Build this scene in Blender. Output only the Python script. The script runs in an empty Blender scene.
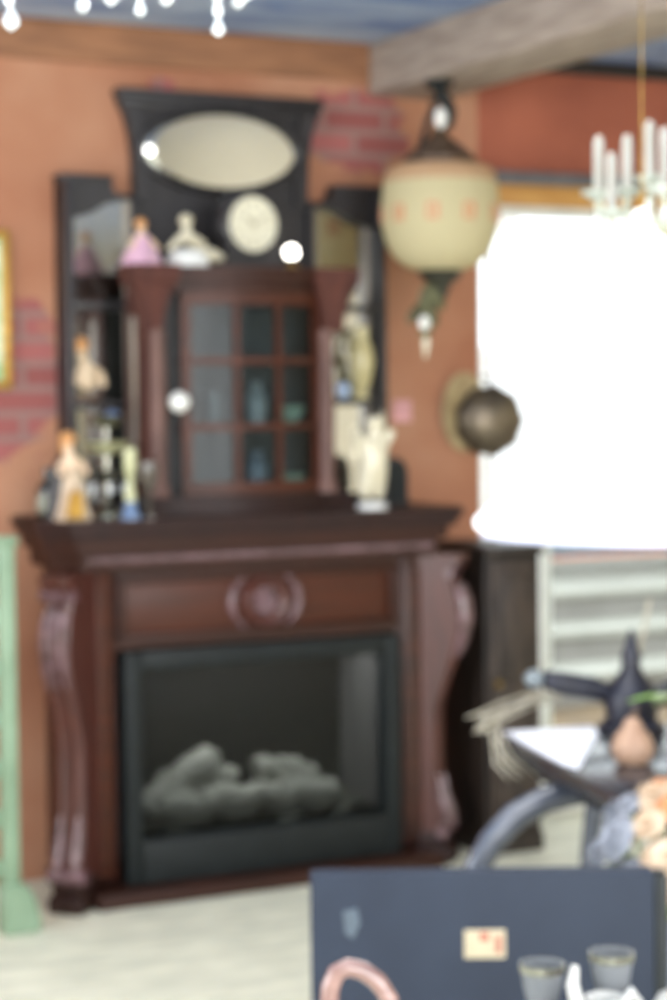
import bpy, bmesh, math, random
from mathutils import Vector, Matrix
random.seed(7)
PI = math.pi
sc = bpy.context.scene
COL = sc.collection

# ------------------------------------------------------------------ camera
cam_d = bpy.data.cameras.new('camera')
cam = bpy.data.objects.new('camera', cam_d)
COL.objects.link(cam)
yaw, pitch, roll = math.radians(26.6), math.radians(2.9), math.radians(-0.6)
F = Vector((math.sin(yaw) * math.cos(pitch), math.cos(yaw) * math.cos(pitch), -math.sin(pitch)))
R = Vector((math.cos(yaw), -math.sin(yaw), 0))
U = R.cross(F)
R1 = R * math.cos(roll) + U * math.sin(roll)
U1 = -R * math.sin(roll) + U * math.cos(roll)
m = Matrix((R1, U1, -F)).transposed().to_4x4()
m.translation = Vector((-2.47, -5.9, 1.48))
cam.matrix_world = m
cam_d.sensor_fit = 'VERTICAL'
cam_d.sensor_height = 36
cam_d.lens = 72
cam_d.clip_start = 0.05
cam_d.dof.use_dof = True
cam_d.dof.focus_distance = 1.05
cam_d.dof.aperture_fstop = 8.6
sc.camera = cam

F0 = Vector((math.sin(yaw), math.cos(yaw), 0))
R0 = Vector((math.cos(yaw), -math.sin(yaw), 0))

# ------------------------------------------------------------------ world, lights, exposure
w = bpy.data.worlds.new('World')
sc.world = w
w.use_nodes = True
w.node_tree.nodes['Background'].inputs[0].default_value = (0.90, 0.95, 1.0, 1)
w.node_tree.nodes['Background'].inputs[1].default_value = 4.6
sc.view_settings.view_transform = 'Standard'
sc.view_settings.look = 'None'
sc.view_settings.exposure = 0.0
sc.view_settings.gamma = 1
sc.view_settings.use_curve_mapping = False
sc.cycles.use_denoising = True
sc.cycles.max_bounces = 10
sc.cycles.sample_clamp_indirect = 6.0


def area(name, loc, direction, sx, sy, watts, color=(1, 1, 1)):
    d = bpy.data.lights.new(name, 'AREA')
    d.shape = 'RECTANGLE'
    d.size, d.size_y = sx, sy
    d.energy = watts
    d.color = color
    o = bpy.data.objects.new(name, d)
    o.location = loc
    o.rotation_euler = Vector(direction).to_track_quat('-Z', 'Z').to_euler()
    COL.objects.link(o)
    return o


# daylight coming through the shopfront behind the camera and the window in the left wall
area('shopfront_daylight', (-1.6, -7.52, 1.55), (0, 1, -0.12), 4.6, 2.0, 230, (1.0, 0.98, 0.95))
area('side_window_daylight', (-4.52, -2.6, 1.6), (1, 0, -0.08), 2.8, 1.7, 130, (0.93, 0.96, 1.0))

area('overhead_fill', (-0.9, -2.9, 2.62), (0, 0, -1), 2.4, 0.3, 55, (1.0, 0.98, 0.94))  # unseen fill lamp, added to lift the floor and ceiling

# ------------------------------------------------------------------ helpers


def lin(c):
    def f(v):
        v /= 255.0
        return v / 12.92 if v <= 0.04045 else ((v + 0.055) / 1.055) ** 2.4
    return (f(c[0]), f(c[1]), f(c[2]), 1)


MATS = {}


def mat(name, col, rough=0.6, col2=None, scale=8, stretch=(1, 1, 1), metal=0.0, coat=0.0, bump=0.0,
        bump_scale=40, spec=0.5, emit=0.0, detail=4):
    if name in MATS:
        return MATS[name]
    mt = bpy.data.materials.new(name)
    mt.use_nodes = True
    nt = mt.node_tree
    p = nt.nodes['Principled BSDF']
    p.inputs['Roughness'].default_value = rough
    p.inputs['Metallic'].default_value = metal
    p.inputs['Coat Weight'].default_value = coat
    p.inputs['Coat Roughness'].default_value = 0.2
    p.inputs['Specular IOR Level'].default_value = spec
    tc = nt.nodes.new('ShaderNodeTexCoord')
    mp = nt.nodes.new('ShaderNodeMapping')
    mp.inputs['Scale'].default_value = stretch
    nt.links.new(tc.outputs['Object'], mp.inputs['Vector'])
    n = nt.nodes.new('ShaderNodeTexNoise')
    n.inputs['Scale'].default_value = scale
    n.inputs['Detail'].default_value = detail
    nt.links.new(mp.outputs[0], n.inputs['Vector'])
    rmp = nt.nodes.new('ShaderNodeValToRGB')
    rmp.color_ramp.elements[0].position = 0.35
    rmp.color_ramp.elements[1].position = 0.68
    c2 = col2 or tuple(max(0, v * 0.86) for v in col)
    rmp.color_ramp.elements[0].color = lin(c2)
    rmp.color_ramp.elements[1].color = lin(col)
    nt.links.new(n.outputs['Fac'], rmp.inputs['Fac'])
    nt.links.new(rmp.outputs[0], p.inputs['Base Color'])
    if emit:
        p.inputs['Emission Color'].default_value = lin(col)
        p.inputs['Emission Strength'].default_value = emit
    if bump:
        n2 = nt.nodes.new('ShaderNodeTexNoise')
        n2.inputs['Scale'].default_value = bump_scale
        nt.links.new(mp.outputs[0], n2.inputs['Vector'])
        b = nt.nodes.new('ShaderNodeBump')
        b.inputs['Strength'].default_value = bump
        b.inputs['Distance'].default_value = 0.01
        nt.links.new(n2.outputs['Fac'], b.inputs['Height'])
        nt.links.new(b.outputs[0], p.inputs['Normal'])
    MATS[name] = mt
    return mt


def pane_mat(name, tint, gloss=0.12, rough=0.03, ior=1.45):
    """thin clear pane: straight-through light plus a Fresnel reflection"""
    mt = bpy.data.materials.new(name)
    mt.use_nodes = True
    nt = mt.node_tree
    nt.nodes.clear()
    out = nt.nodes.new('ShaderNodeOutputMaterial')
    tr = nt.nodes.new('ShaderNodeBsdfTransparent')
    tr.inputs[0].default_value = lin(tint)
    gl = nt.nodes.new('ShaderNodeBsdfGlossy')
    gl.inputs['Roughness'].default_value = rough
    fr = nt.nodes.new('ShaderNodeFresnel')
    fr.inputs[0].default_value = ior
    mx = nt.nodes.new('ShaderNodeMixShader')
    nt.links.new(fr.outputs[0], mx.inputs[0])
    nt.links.new(tr.outputs[0], mx.inputs[1])
    nt.links.new(gl.outputs[0], mx.inputs[2])
    nt.links.new(mx.outputs[0], out.inputs[0])
    MATS[name] = mt
    return mt


def cloth_mat(name, col, trans=0.5):
    """diffuse plus translucent shade material"""
    mt = bpy.data.materials.new(name)
    mt.use_nodes = True
    nt = mt.node_tree
    nt.nodes.clear()
    out = nt.nodes.new('ShaderNodeOutputMaterial')
    d = nt.nodes.new('ShaderNodeBsdfDiffuse')
    t = nt.nodes.new('ShaderNodeBsdfTranslucent')
    n = nt.nodes.new('ShaderNodeTexNoise')
    n.inputs['Scale'].default_value = 60
    rmp = nt.nodes.new('ShaderNodeValToRGB')
    rmp.color_ramp.elements[0].color = lin(tuple(v * 0.95 for v in col))
    rmp.color_ramp.elements[1].color = lin(col)
    nt.links.new(n.outputs['Fac'], rmp.inputs[0])
    nt.links.new(rmp.outputs[0], d.inputs[0])
    nt.links.new(rmp.outputs[0], t.inputs[0])
    mx = nt.nodes.new('ShaderNodeMixShader')
    mx.inputs[0].default_value = trans
    nt.links.new(d.outputs[0], mx.inputs[1])
    nt.links.new(t.outputs[0], mx.inputs[2])
    nt.links.new(mx.outputs[0], out.inputs[0])
    MATS[name] = mt
    return mt


class B:
    """collects shapes into ONE mesh object"""

    def __init__(self):
        self.bm = bmesh.new()

    def _merge(self, t, M=None):
        if M is not None:
            bmesh.ops.transform(t, matrix=M, verts=t.verts)
        me = bpy.data.meshes.new('tmp')
        t.to_mesh(me)
        t.free()
        self.bm.from_mesh(me)
        bpy.data.meshes.remove(me)
        return self

    def box(self, x0, x1, y0, y1, z0, z1, bev=0.0, M=None, seg=2):
        t = bmesh.new()
        bmesh.ops.create_cube(t, size=1)
        bmesh.ops.scale(t, vec=(abs(x1 - x0), abs(y1 - y0), abs(z1 - z0)), verts=t.verts)
        bmesh.ops.translate(t, vec=((x0 + x1) / 2, (y0 + y1) / 2, (z0 + z1) / 2), verts=t.verts)
        if bev:
            bmesh.ops.bevel(t, geom=t.edges[:], offset=bev, segments=seg, affect='EDGES', profile=0.5)
        return self._merge(t, M)

    def prism(self, poly, y0, y1, M=None, bev=0.0):
        """poly in (x, z), extruded from y0 to y1"""
        t = bmesh.new()
        a = [t.verts.new((x, y0, z)) for x, z in poly]
        b = [t.verts.new((x, y1, z)) for x, z in poly]
        t.faces.new(a)
        t.faces.new(b[::-1])
        n = len(poly)
        for i in range(n):
            j = (i + 1) % n
            t.faces.new((a[j], a[i], b[i], b[j]))
        bmesh.ops.recalc_face_normals(t, faces=t.faces[:])
        if bev:
            bmesh.ops.bevel(t, geom=t.edges[:], offset=bev, segments=1, affect='EDGES')
        return self._merge(t, M)

    def lathe(self, prof, segs=28, M=None, wave=None):
        t = bmesh.new()
        rings = []
        for r, z in prof:
            if r < 1e-5:
                rings.append([t.verts.new((0, 0, z))])
            else:
                ring = []
                for k in range(segs):
                    a = 2 * PI * k / segs
                    rr = r * (1 + (wave[1] * math.cos(wave[0] * a) if wave else 0))
                    ring.append(t.verts.new((rr * math.cos(a), rr * math.sin(a), z)))
                rings.append(ring)
        for p, q in zip(rings, rings[1:]):
            for k in range(segs):
                j = (k + 1) % segs
                if len(p) == 1 and len(q) == 1:
                    continue
                if len(p) == 1:
                    t.faces.new((p[0], q[j], q[k]))
                elif len(q) == 1:
                    t.faces.new((p[k], p[j], q[0]))
                else:
                    t.faces.new((p[k], p[j], q[j], q[k]))
        bmesh.ops.recalc_face_normals(t, faces=t.faces[:])
        return self._merge(t, M)

    def ball(self, c, r, M=None, seg=16):
        if not hasattr(r, '__len__'):
            r = (r, r, r)
        t = bmesh.new()
        bmesh.ops.create_uvsphere(t, u_segments=seg, v_segments=max(8, seg // 2 + 2), radius=1)
        bmesh.ops.scale(t, vec=r, verts=t.verts)
        if M is not None:
            bmesh.ops.transform(t, matrix=M, verts=t.verts)
        bmesh.ops.translate(t, vec=c, verts=t.verts)
        return self._merge(t)

    def tube(self, pts, rad, segs=10, flat=1.0, closed=False):
        pts = [Vector(p) for p in pts]
        n = len(pts)
        rads = rad if hasattr(rad, '__len__') else [rad] * n
        t = bmesh.new()
        rings = []
        up = None
        for i, p in enumerate(pts):
            if closed:
                tan = (pts[(i + 1) % n] - pts[i - 1]).normalized()
            else:
                tan = (pts[min(i + 1, n - 1)] - pts[max(i - 1, 0)]).normalized()
            if up is None:
                up = Vector((0, 0, 1)) if abs(tan.z) < 0.9 else Vector((1, 0, 0))
            up = (up - tan * up.dot(tan)).normalized()
            s = tan.cross(up)
            rings.append([t.verts.new(p + rads[i] * (math.cos(2 * PI * k / segs) * s * flat + math.sin(2 * PI * k / segs) * up))
                          for k in range(segs)])
        pairs = list(zip(rings, rings[1:]))
        if closed:
            pairs.append((rings[-1], rings[0]))
        for a, b in pairs:
            for k in range(segs):
                j = (k + 1) % segs
                t.faces.new((a[k], a[j], b[j], b[k]))
        if not closed:
            t.faces.new(rings[0])
            t.faces.new(rings[-1][::-1])
        bmesh.ops.recalc_face_normals(t, faces=t.faces[:])
        return self._merge(t)

    def sheet(self, grid):
        """grid of points -> quads"""
        t = bmesh.new()
        v = [[t.verts.new(p) for p in row] for row in grid]
        for a, b in zip(v, v[1:]):
            for k in range(len(a) - 1):
                t.faces.new((a[k], a[k + 1], b[k + 1], b[k]))
        return self._merge(t)

    def done(self, name, material, parent=None, smooth=40, solid=0.0):
        me = bpy.data.meshes.new(name)
        self.bm.to_mesh(me)
        self.bm.free()
        me.materials.append(material)
        if smooth:
            me.shade_smooth()
            me.set_sharp_from_angle(angle=math.radians(smooth))
        o = bpy.data.objects.new(name, me)
        COL.objects.link(o)
        if parent is not None:
            o.parent = parent
        if solid:
            md = o.modifiers.new('Solid', 'SOLIDIFY')
            md.thickness = solid
            md.offset = 0
        return o


def tag(o, label, cat, group=None):
    o['label'] = label
    o['category'] = cat
    if group:
        o['group'] = group
    return o


def thing(name, label, cat, loc, rz=0, group=None):
    o = bpy.data.objects.new(name, None)
    o.empty_display_size = 0.05
    COL.objects.link(o)
    o.location = loc
    o.rotation_euler = (0, 0, rz)
    return tag(o, label, cat, group)


def structure(o):
    o['kind'] = 'structure'
    return o


def dup(root, loc, label, rz=None):
    """copy of a thing with copies of its parts and sub-parts"""
    def cp(o, par):
        c = o.copy()
        COL.objects.link(c)
        c.parent = par
        for ch in list(o.children):
            cp(ch, c)
        return c
    r = cp(root, None)
    r.location = loc
    if rz is not None:
        r.rotation_euler = (0, 0, rz)
    r['label'] = label
    return r


def skin(name, verts, edges, material, parent, level=2, root=0):
    """verts: (x, y, z, radius or (rx, ry))"""
    me = bpy.data.meshes.new(name)
    me.from_pydata([v[:3] for v in verts], edges, [])
    me.materials.append(material)
    o = bpy.data.objects.new(name, me)
    COL.objects.link(o)
    o.parent = parent
    s = o.modifiers.new('Skin', 'SKIN')
    s.use_smooth_shade = True
    s.branch_smoothing = 0.4
    lay = me.skin_vertices[0].data if me.skin_vertices else None
    if lay is None:
        bm = bmesh.new()
        bm.from_mesh(me)
        bm.verts.layers.skin.verify()
        bm.to_mesh(me)
        bm.free()
        lay = me.skin_vertices[0].data
    for i, v in enumerate(verts):
        r = v[3]
        lay[i].radius = r if hasattr(r, '__len__') else (r, r)
        lay[i].use_root = (i == root)
    sub = o.modifiers.new('Subsurf', 'SUBSURF')
    sub.levels = sub.render_levels = level
    return o


def rotX(a): return Matrix.Rotation(a, 4, 'X')
def rotY(a): return Matrix.Rotation(a, 4, 'Y')
def rotZ(a): return Matrix.Rotation(a, 4, 'Z')
def T(x, y, z): return Matrix.Translation((x, y, z))


# ------------------------------------------------------------------ materials
mahog = mat('mahogany', (68, 32, 21), 0.45, (48, 22, 16), 5, (1, 1, 9), coat=0.2)
mahog_dk = mat('mahogany_dark', (46, 25, 21), 0.5, (38, 22, 20), 5, (9, 1, 1), coat=0.0, spec=0.3)
mahog_h = mat('mahogany_horizontal', (58, 30, 21), 0.5, (48, 26, 19), 5, (1, 1, 12), coat=0.0, spec=0.3)
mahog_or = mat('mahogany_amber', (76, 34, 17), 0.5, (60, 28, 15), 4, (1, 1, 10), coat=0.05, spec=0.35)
mahog_red = mat('mahogany_red', (84, 40, 32), 0.45, (66, 30, 25), 6, (6, 6, 1), coat=0.35)
mahog_mt = mat('mahogany_waxed', (92, 56, 48), 0.75, (68, 42, 38), 5, (5, 5, 1), spec=0.2)
carve = mat('carved_highlight_wood', (122, 92, 98), 0.34, (72, 46, 48), 14, (1, 1, 2), coat=0.6)  # paler colour carries the painted highlights of the carving
ebony = mat('ebonised_wood', (42, 39, 42), 0.5, (32, 30, 32), 6, (8, 8, 1), coat=0.2)
black_metal = mat('black_metal', (32, 37, 38), 0.5, (27, 31, 32), 20, spec=0.25)
mirror_m = mat('mirror_glass', (226, 226, 222), 0.12, (214, 214, 210), 3, metal=1.0)
bevel_m = mat('painted_reflection', (146, 136, 122), 0.5, (120, 112, 100), 8)  # matte pale tone stands in for the reflection in the glass
log_m = mat('ceramic_log', (206, 206, 198), 0.8, (150, 150, 142), 18, (1, 4, 4), bump=0.6, bump_scale=40)
ash_m = mat('ember_bed', (104, 106, 98), 0.9, (54, 56, 52), 40, bump=0.8, bump_scale=60)
porcelain = mat('cream_porcelain', (226, 219, 196), 0.25, (205, 196, 170), 12, coat=0.4)
porc_white = mat('white_porcelain', (236, 236, 232), 0.2, (222, 222, 218), 12, coat=0.5)
porc_pink = mat('pink_porcelain', (222, 184, 200), 0.3, (206, 160, 184), 25, coat=0.4)
skin_m = mat('painted_flesh', (222, 194, 166), 0.4, (208, 178, 148), 20)
hair_gold = mat('golden_hair', (214, 160, 104), 0.5, (186, 130, 78), 60)
hair_brown = mat('brown_hair', (98, 70, 46), 0.5, (70, 50, 34), 60)
silver = mat('tarnished_silver', (190, 190, 178), 0.22, (120, 120, 108), 22, metal=0.9)
brass = mat('aged_brass', (170, 138, 70), 0.3, (110, 90, 50), 30, metal=0.9)
bronze = mat('verdigris_bronze', (104, 106, 78), 0.45, (70, 66, 48), 30, metal=0.5)
dark_glass = mat('dark_bottle_glass', (38, 46, 42), 0.1, (28, 34, 32), 10, coat=0.6)
blue_m = mat('pale_blue_glass', (116, 138, 170), 0.15, (90, 112, 148), 14, coat=0.6)
green_paint = mat('sage_green_paint', (134, 158, 132), 0.5, (118, 142, 116), 10, bump=0.1)
white_paint = mat('white_gloss_paint', (222, 222, 214), 0.35, (204, 204, 196), 8)
black_lacquer = mat('black_lacquer', (36, 39, 47), 0.25, (28, 30, 36), 10, coat=0.2)
black_lacquer.node_tree.nodes['Principled BSDF'].inputs['IOR'].default_value = 1.5
dark_orn = mat('black_cast_metal', (36, 38, 52), 0.4, (28, 29, 38), 20, metal=0.2)
slate = mat('slate_blue_paint', (44, 52, 66), 0.65, (38, 45, 58), 6, spec=0.25)
dark_wood = mat('dark_oak', (46, 36, 30), 0.5, (28, 22, 19), 5, (6, 6, 1))
crystal = mat('white_glint_crystal', (240, 244, 246), 0.08, (214, 222, 226), 60, coat=1.0)  # opaque white puts the bright glints into the crystal colour
paper = mat('cream_paper', (190, 178, 152), 0.8, (176, 164, 138), 30)
red_ink = mat('red_ink', (176, 110, 92), 0.7)
pink_paper = mat('pink_paper', (226, 168, 170), 0.8)
cane_m = mat('cane_wood', (160, 128, 120), 0.25, (120, 90, 84), 12, (1, 1, 4), coat=0.6)
peach = mat('peach_fabric', (212, 160, 120), 0.85, (190, 128, 86), 30)
cream_f = mat('cream_fabric', (206, 190, 168), 0.85, (176, 150, 124), 30)
bluegrey_f = mat('pale_blue_fabric', (146, 150, 160), 0.85, (122, 128, 140), 30)
leaf_m = mat('lime_leaf', (150, 190, 86), 0.45, (112, 156, 66), 20)
sage_leaf = mat('sage_leaf', (168, 184, 138), 0.5, (136, 156, 108), 20)
gourd_m = mat('tan_gourd', (172, 142, 120), 0.5, (146, 116, 96), 20)
straw = mat('dried_straw', (178, 172, 156), 0.8, (140, 134, 118), 30)
pewter = mat('tarnished_pewter', (122, 110, 92), 0.35, (88, 78, 66), 12, metal=0.6)
stone_plate = mat('stone_plate', (178, 160, 120), 0.5, (150, 128, 92), 14)
gilt = mat('gilt_frame', (204, 160, 70), 0.4, (166, 124, 48), 40, metal=0.4)
beam_m = mat('weathered_timber', (182, 168, 156), 0.8, (150, 136, 124), 5, (8, 1, 8), bump=0.4)
trim_m = mat('brown_board', (160, 112, 80), 0.7, (130, 90, 64), 5, (1, 8, 8))
head_m = mat('honey_pine', (206, 156, 84), 0.5, (180, 128, 64), 5, (1, 8, 8))
flash_m = mat('grey_flashing', (104, 102, 104), 0.5, (88, 86, 88), 10)
pane = pane_mat('window_pane', (250, 252, 252), ior=1.3)
cab_pane = pane_mat('cabinet_pane', (190, 204, 208), rough=0.25, ior=1.36)
fire_pane = pane_mat('fire_glass', (196, 198, 198), rough=0.15, ior=1.3)
goblet_m = cloth_mat('frosted_goblet_glass', (150, 154, 158), 0.45)


def wall_material():
    mt = bpy.data.materials.new('orange_plaster_over_brick')
    mt.use_nodes = True
    nt = mt.node_tree
    L = nt.links.new
    p = nt.nodes['Principled BSDF']
    p.inputs['Roughness'].default_value = 0.85
    tc = nt.nodes.new('ShaderNodeTexCoord')
    sep = nt.nodes.new('ShaderNodeSeparateXYZ')
    L(tc.outputs['Object'], sep.inputs[0])
    cmb = nt.nodes.new('ShaderNodeCombineXYZ')
    L(sep.outputs['X'], cmb.inputs['X'])
    L(sep.outputs['Z'], cmb.inputs['Y'])
    br = nt.nodes.new('ShaderNodeTexBrick')
    br.inputs['Scale'].default_value = 1.0
    br.inputs['Brick Width'].default_value = 0.23
    br.inputs['Row Height'].default_value = 0.076
    br.inputs['Mortar Size'].default_value = 0.012
    br.inputs['Color1'].default_value = lin((160, 94, 90))
    br.inputs['Color2'].default_value = lin((136, 76, 72))
    br.inputs['Mortar'].default_value = lin((140, 108, 102))
    L(cmb.outputs[0], br.inputs['Vector'])
    n1 = nt.nodes.new('ShaderNodeTexNoise')
    n1.inputs['Scale'].default_value = 2.2
    n1.inputs['Detail'].default_value = 5
    L(cmb.outputs[0], n1.inputs['Vector'])
    r1 = nt.nodes.new('ShaderNodeValToRGB')
    e = r1.color_ramp.elements
    e[0].position, e[0].color = 0.3, lin((156, 102, 75))
    e[1].position, e[1].color = 0.7, lin((180, 134, 106))
    k = e.new(0.5)
    k.color = lin((169, 118, 90))
    L(n1.outputs['Fac'], r1.inputs['Fac'])
    # where the plaster has fallen off: soft-edged patches
    mask = None
    for cx, cz, rx, rz in ((-0.63, 1.56, 0.17, 0.26), (0.57, 2.36, 0.20, 0.14), (-0.10, 2.47, 0.05, 0.02)):
        vs = nt.nodes.new('ShaderNodeVectorMath')
        vs.operation = 'SUBTRACT'
        vs.inputs[1].default_value = (cx, cz, 0)
        L(cmb.outputs[0], vs.inputs[0])
        vd = nt.nodes.new('ShaderNodeVectorMath')
        vd.operation = 'DIVIDE'
        vd.inputs[1].default_value = (rx, rz, 1)
        L(vs.outputs[0], vd.inputs[0])
        vl = nt.nodes.new('ShaderNodeVectorMath')
        vl.operation = 'LENGTH'
        L(vd.outputs[0], vl.inputs[0])
        if mask is None:
            mask = vl.outputs['Value']
        else:
            mn = nt.nodes.new('ShaderNodeMath')
            mn.operation = 'MINIMUM'
            L(mask, mn.inputs[0])
            L(vl.outputs['Value'], mn.inputs[1])
            mask = mn.outputs[0]
    n2 = nt.nodes.new('ShaderNodeTexNoise')
    n2.inputs['Scale'].default_value = 14
    L(cmb.outputs[0], n2.inputs['Vector'])
    ad = nt.nodes.new('ShaderNodeMath')
    ad.operation = 'ADD'
    L(mask, ad.inputs[0])
    L(n2.outputs['Fac'], ad.inputs[1])
    mr = nt.nodes.new('ShaderNodeMapRange')
    mr.inputs['From Min'].default_value = 1.42
    mr.inputs['From Max'].default_value = 1.55
    L(ad.outputs[0], mr.inputs['Value'])
    mx = nt.nodes.new('ShaderNodeMix')
    mx.data_type = 'RGBA'
    L(mr.outputs[0], mx.inputs['Factor'])
    L(br.outputs['Color'], mx.inputs[6])
    L(r1.outputs[0], mx.inputs[7])
    L(mx.outputs[2], p.inputs['Base Color'])
    bp = nt.nodes.new('ShaderNodeBump')
    bp.inputs['Strength'].default_value = 0.25
    bp.inputs['Distance'].default_value = 0.01
    n3 = nt.nodes.new('ShaderNodeTexNoise')
    n3.inputs['Scale'].default_value = 30
    L(n3.outputs['Fac'], bp.inputs['Height'])
    L(bp.outputs[0], p.inputs['Normal'])
    return mt


wall_m = wall_material()
red_plaster = mat('terracotta_plaster', (168, 96, 72), 0.85, (146, 80, 60), 3, bump=0.2)
yellow_wall = mat('pale_cream_wall', (214, 204, 182), 0.85, (202, 190, 166), 2)
beige_wall = mat('beige_painted_wall', (200, 190, 168), 0.85, (184, 174, 152), 2)
ceil_m = mat('cloud_painted_blue_boards', (176, 190, 208), 0.8, (88, 116, 168), 2.2, (1, 2.2, 1), detail=3)
floor_m = mat('cream_carpet', (240, 238, 216), 0.95, (212, 212, 192), 6, (1, 2.5, 1), bump=0.4, bump_scale=120)
pave_m = mat('brown_paving', (112, 92, 62), 0.9, (88, 72, 50), 3)

# ------------------------------------------------------------------ room shell
CEIL = 2.645
X0, X1, Y0 = -4.6, 2.7, -7.6
structure(B().box(X0, X1, Y0, 0.12, -0.1, 0).done('floor', floor_m, smooth=0))
structure(B().box(X0, X1, Y0, 0.12, CEIL, CEIL + 0.1).done('ceiling', ceil_m, smooth=0))
DX0, DX1, DZ = 1.046, 2.35, 2.135        # glazed door opening
b = B().box(X0, DX0, 0, 0.12, 0, CEIL)
b.box(DX1, X1, 0, 0.12, 0, CEIL)
structure(b.done('wall_back', wall_m, smooth=0))
structure(B().box(DX0, DX1, 0, 0.12, DZ, CEIL).done('wall_over_door', red_plaster, smooth=0))
b = B().box(X0 - 0.1, X0, Y0, -4.0, 0, CEIL).box(X0 - 0.1, X0, -1.2, 0.12, 0, CEIL)
b.box(X0 - 0.1, X0, -4.0, -1.2, 0, 0.75).box(X0 - 0.1, X0, -4.0, -1.2, 2.45, CEIL)
structure(b.done('wall_left', beige_wall, smooth=0))
structure(B().box(X1, X1 + 0.1, Y0, 0.12, 0, CEIL).done('wall_right', yellow_wall, smooth=0))
b = B().box(X0, -3.9, Y0 - 0.1, Y0, 0, CEIL).box(0.7, X1, Y0 - 0.1, Y0, 0, CEIL)
b.box(-3.9, 0.7, Y0 - 0.1, Y0, 0, 0.55).box(-3.9, 0.7, Y0 - 0.1, Y0, 2.55, CEIL)
structure(b.done('wall_front', beige_wall, smooth=0))
structure(B().box(X0, 0.625, -0.022, 0, CEIL - 0.125, CEIL, 0.004).done('trim_1', trim_m))
structure(B().box(0.90, X1, -0.03, 0, CEIL - 0.05, CEIL, 0.004).done('trim_2', dark_wood))
structure(B().box(DX0 - 0.01, DX1, -0.035, 0, 2.205, 2.25, 0.004).done('trim_3', flash_m))
structure(B().box(DX0 - 0.01, DX1, -0.025, 0, DZ, 2.205, 0.004).done('trim_4', head_m))
structure(B().box(0.625, 0.90, -5.2, 0.0, 2.475, CEIL, 0.012).done('ceiling_beam', beam_m))

# glazed door filling the opening
d1 = bpy.data.objects.new('door_1', None)
COL.objects.link(d1)
d1.location = (DX0, 0.03, 0)
structure(d1)
W = DX1 - DX0
b = B().box(0, 0.007, -0.03, -0.005, 0, DZ).box(W - 0.06, W, -0.03, 0.06, 0, DZ).box(0, W, -0.03, 0.06, DZ - 0.03, DZ)
b.done('door_frame', white_paint, d1)
B().box(0.046, 0.060, -0.018, -0.004, 0.0, DZ - 0.03, 0.003).done('door_stile', mat('weathered_stile', (176, 150, 128), 0.6), d1)
B().box(0.064, W - 0.06, -0.02, 0.03, 0.0, 0.05, 0.004).done('bottom_rail', white_paint, d1)
B().box(0.007, W - 0.06, 0.004, 0.008, 0.05, DZ - 0.03).done('glass_pane', pane, d1, smooth=0)

# ------------------------------------------------------------------ outside
structure(B().box(-3, 14, 0.12, 16, -0.16, -0.06).done('ground', pave_m, smooth=0))
b = B()
for i in range(3):
    b.box(0.5, 9, 2.4 + i * 0.42, 5.0, -0.06 + i * 0.16, 0.06 + i * 0.16)
structure(b.done('terrace_risers', mat('terrace_riser', (130, 128, 122), 0.9, (118, 116, 110), 4), smooth=0))
b = B()
for i in range(3):
    b.box(0.5, 9, 2.36 + i * 0.42, 5.0, 0.06 + i * 0.16, 0.10 + i * 0.16, 0.006)
structure(b.done('terrace_treads', mat('terrace_tread', (144, 144, 134), 0.9, (132, 132, 122), 4), smooth=0))
fence = thing('garden_fence', 'pale blue board fence beyond the glazed door', 'fence', (4.2, 4.6, 0.42))
for i in range(3):
    B().box(-3.4, 3.4, -0.015, 0.015, 0.06 + i * 0.17, 0.20 + i * 0.17, 0.004).done('rail_board', mat('pale_blue_paint', (138, 154, 164), 0.7), fence)
for x in (-3.3, -1.1, 1.1, 3.3):
    B().box(x - 0.04, x + 0.04, 0.015, 0.09, 0, 0.62, 0.005).done('post', mat('pale_blue_paint', (138, 154, 164), 0.7), fence)
gp = thing('short_mullion', 'slim white door mullion cut short for glare and set just outside the glass', 'post', (1.525, 0.35, -0.06))  # door mullion made a separate short post because glare hides its top
B().box(-0.022, 0.022, -0.022, 0.022, 0, 1.28, 0.004).done('shaft', white_paint, gp)
B().lathe([(0, 1.28), (0.034, 1.28), (0.034, 1.295), (0.018, 1.31), (0, 1.33)], 20).done('cap', white_paint, gp)
mq = thing('marquee', 'white canvas marquee pitched in the yard outside the glazed door', 'tent', (5.0, 3.5, -0.06))
canvas = cloth_mat('white_canvas', (244, 244, 244), 0.3)
B().sheet([[(-1.85, 0, 1.80), (0, 0, 2.93), (1.85, 0, 1.80)], [(-1.85, 2.0, 1.80), (0, 2.0, 2.93), (1.85, 2.0, 1.80)]]).done('roof', canvas, mq, smooth=0, solid=0.01)
B().prism([(-1.83, 0.86), (1.83, 0.86), (1.83, 1.80), (0, 2.92), (-1.83, 1.80)], 0.0, 0.01).done('front_sheet', canvas, mq, smooth=0)
for x in (-1.83, 1.83):
    for y in (0.03, 1.97):
        B().lathe([(0, 0), (0.02, 0), (0.02, 1.8), (0, 1.8)], 12, T(x, y, 0)).done('pole', white_paint, mq)
bd = thing('building', 'salmon pink house with a pale roof across the yard', 'building', (6.2, 10.0, -0.06))
B().box(-3.2, 3.0, 0, 4, 0, 2.75).done('wall', mat('salmon_render', (208, 128, 100), 0.85, (196, 116, 90), 3), bd, smooth=0)
B().prism([(-3.4, 2.75), (3.2, 2.75), (2.4, 3.5), (-2.6, 3.5)], -0.25, 4.2).done('roof', mat('pale_roof', (214, 208, 200), 0.8), bd)
for x in (-1.6, 0.9):
    wf = B().box(x - 0.45, x + 0.45, -0.04, 0.02, 1.0, 2.1, 0.01).done('window', white_paint, bd)
    B().box(x - 0.38, x + 0.38, -0.05, -0.035, 1.07, 2.03).done('pane', dark_glass, wf, smooth=0)

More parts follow.
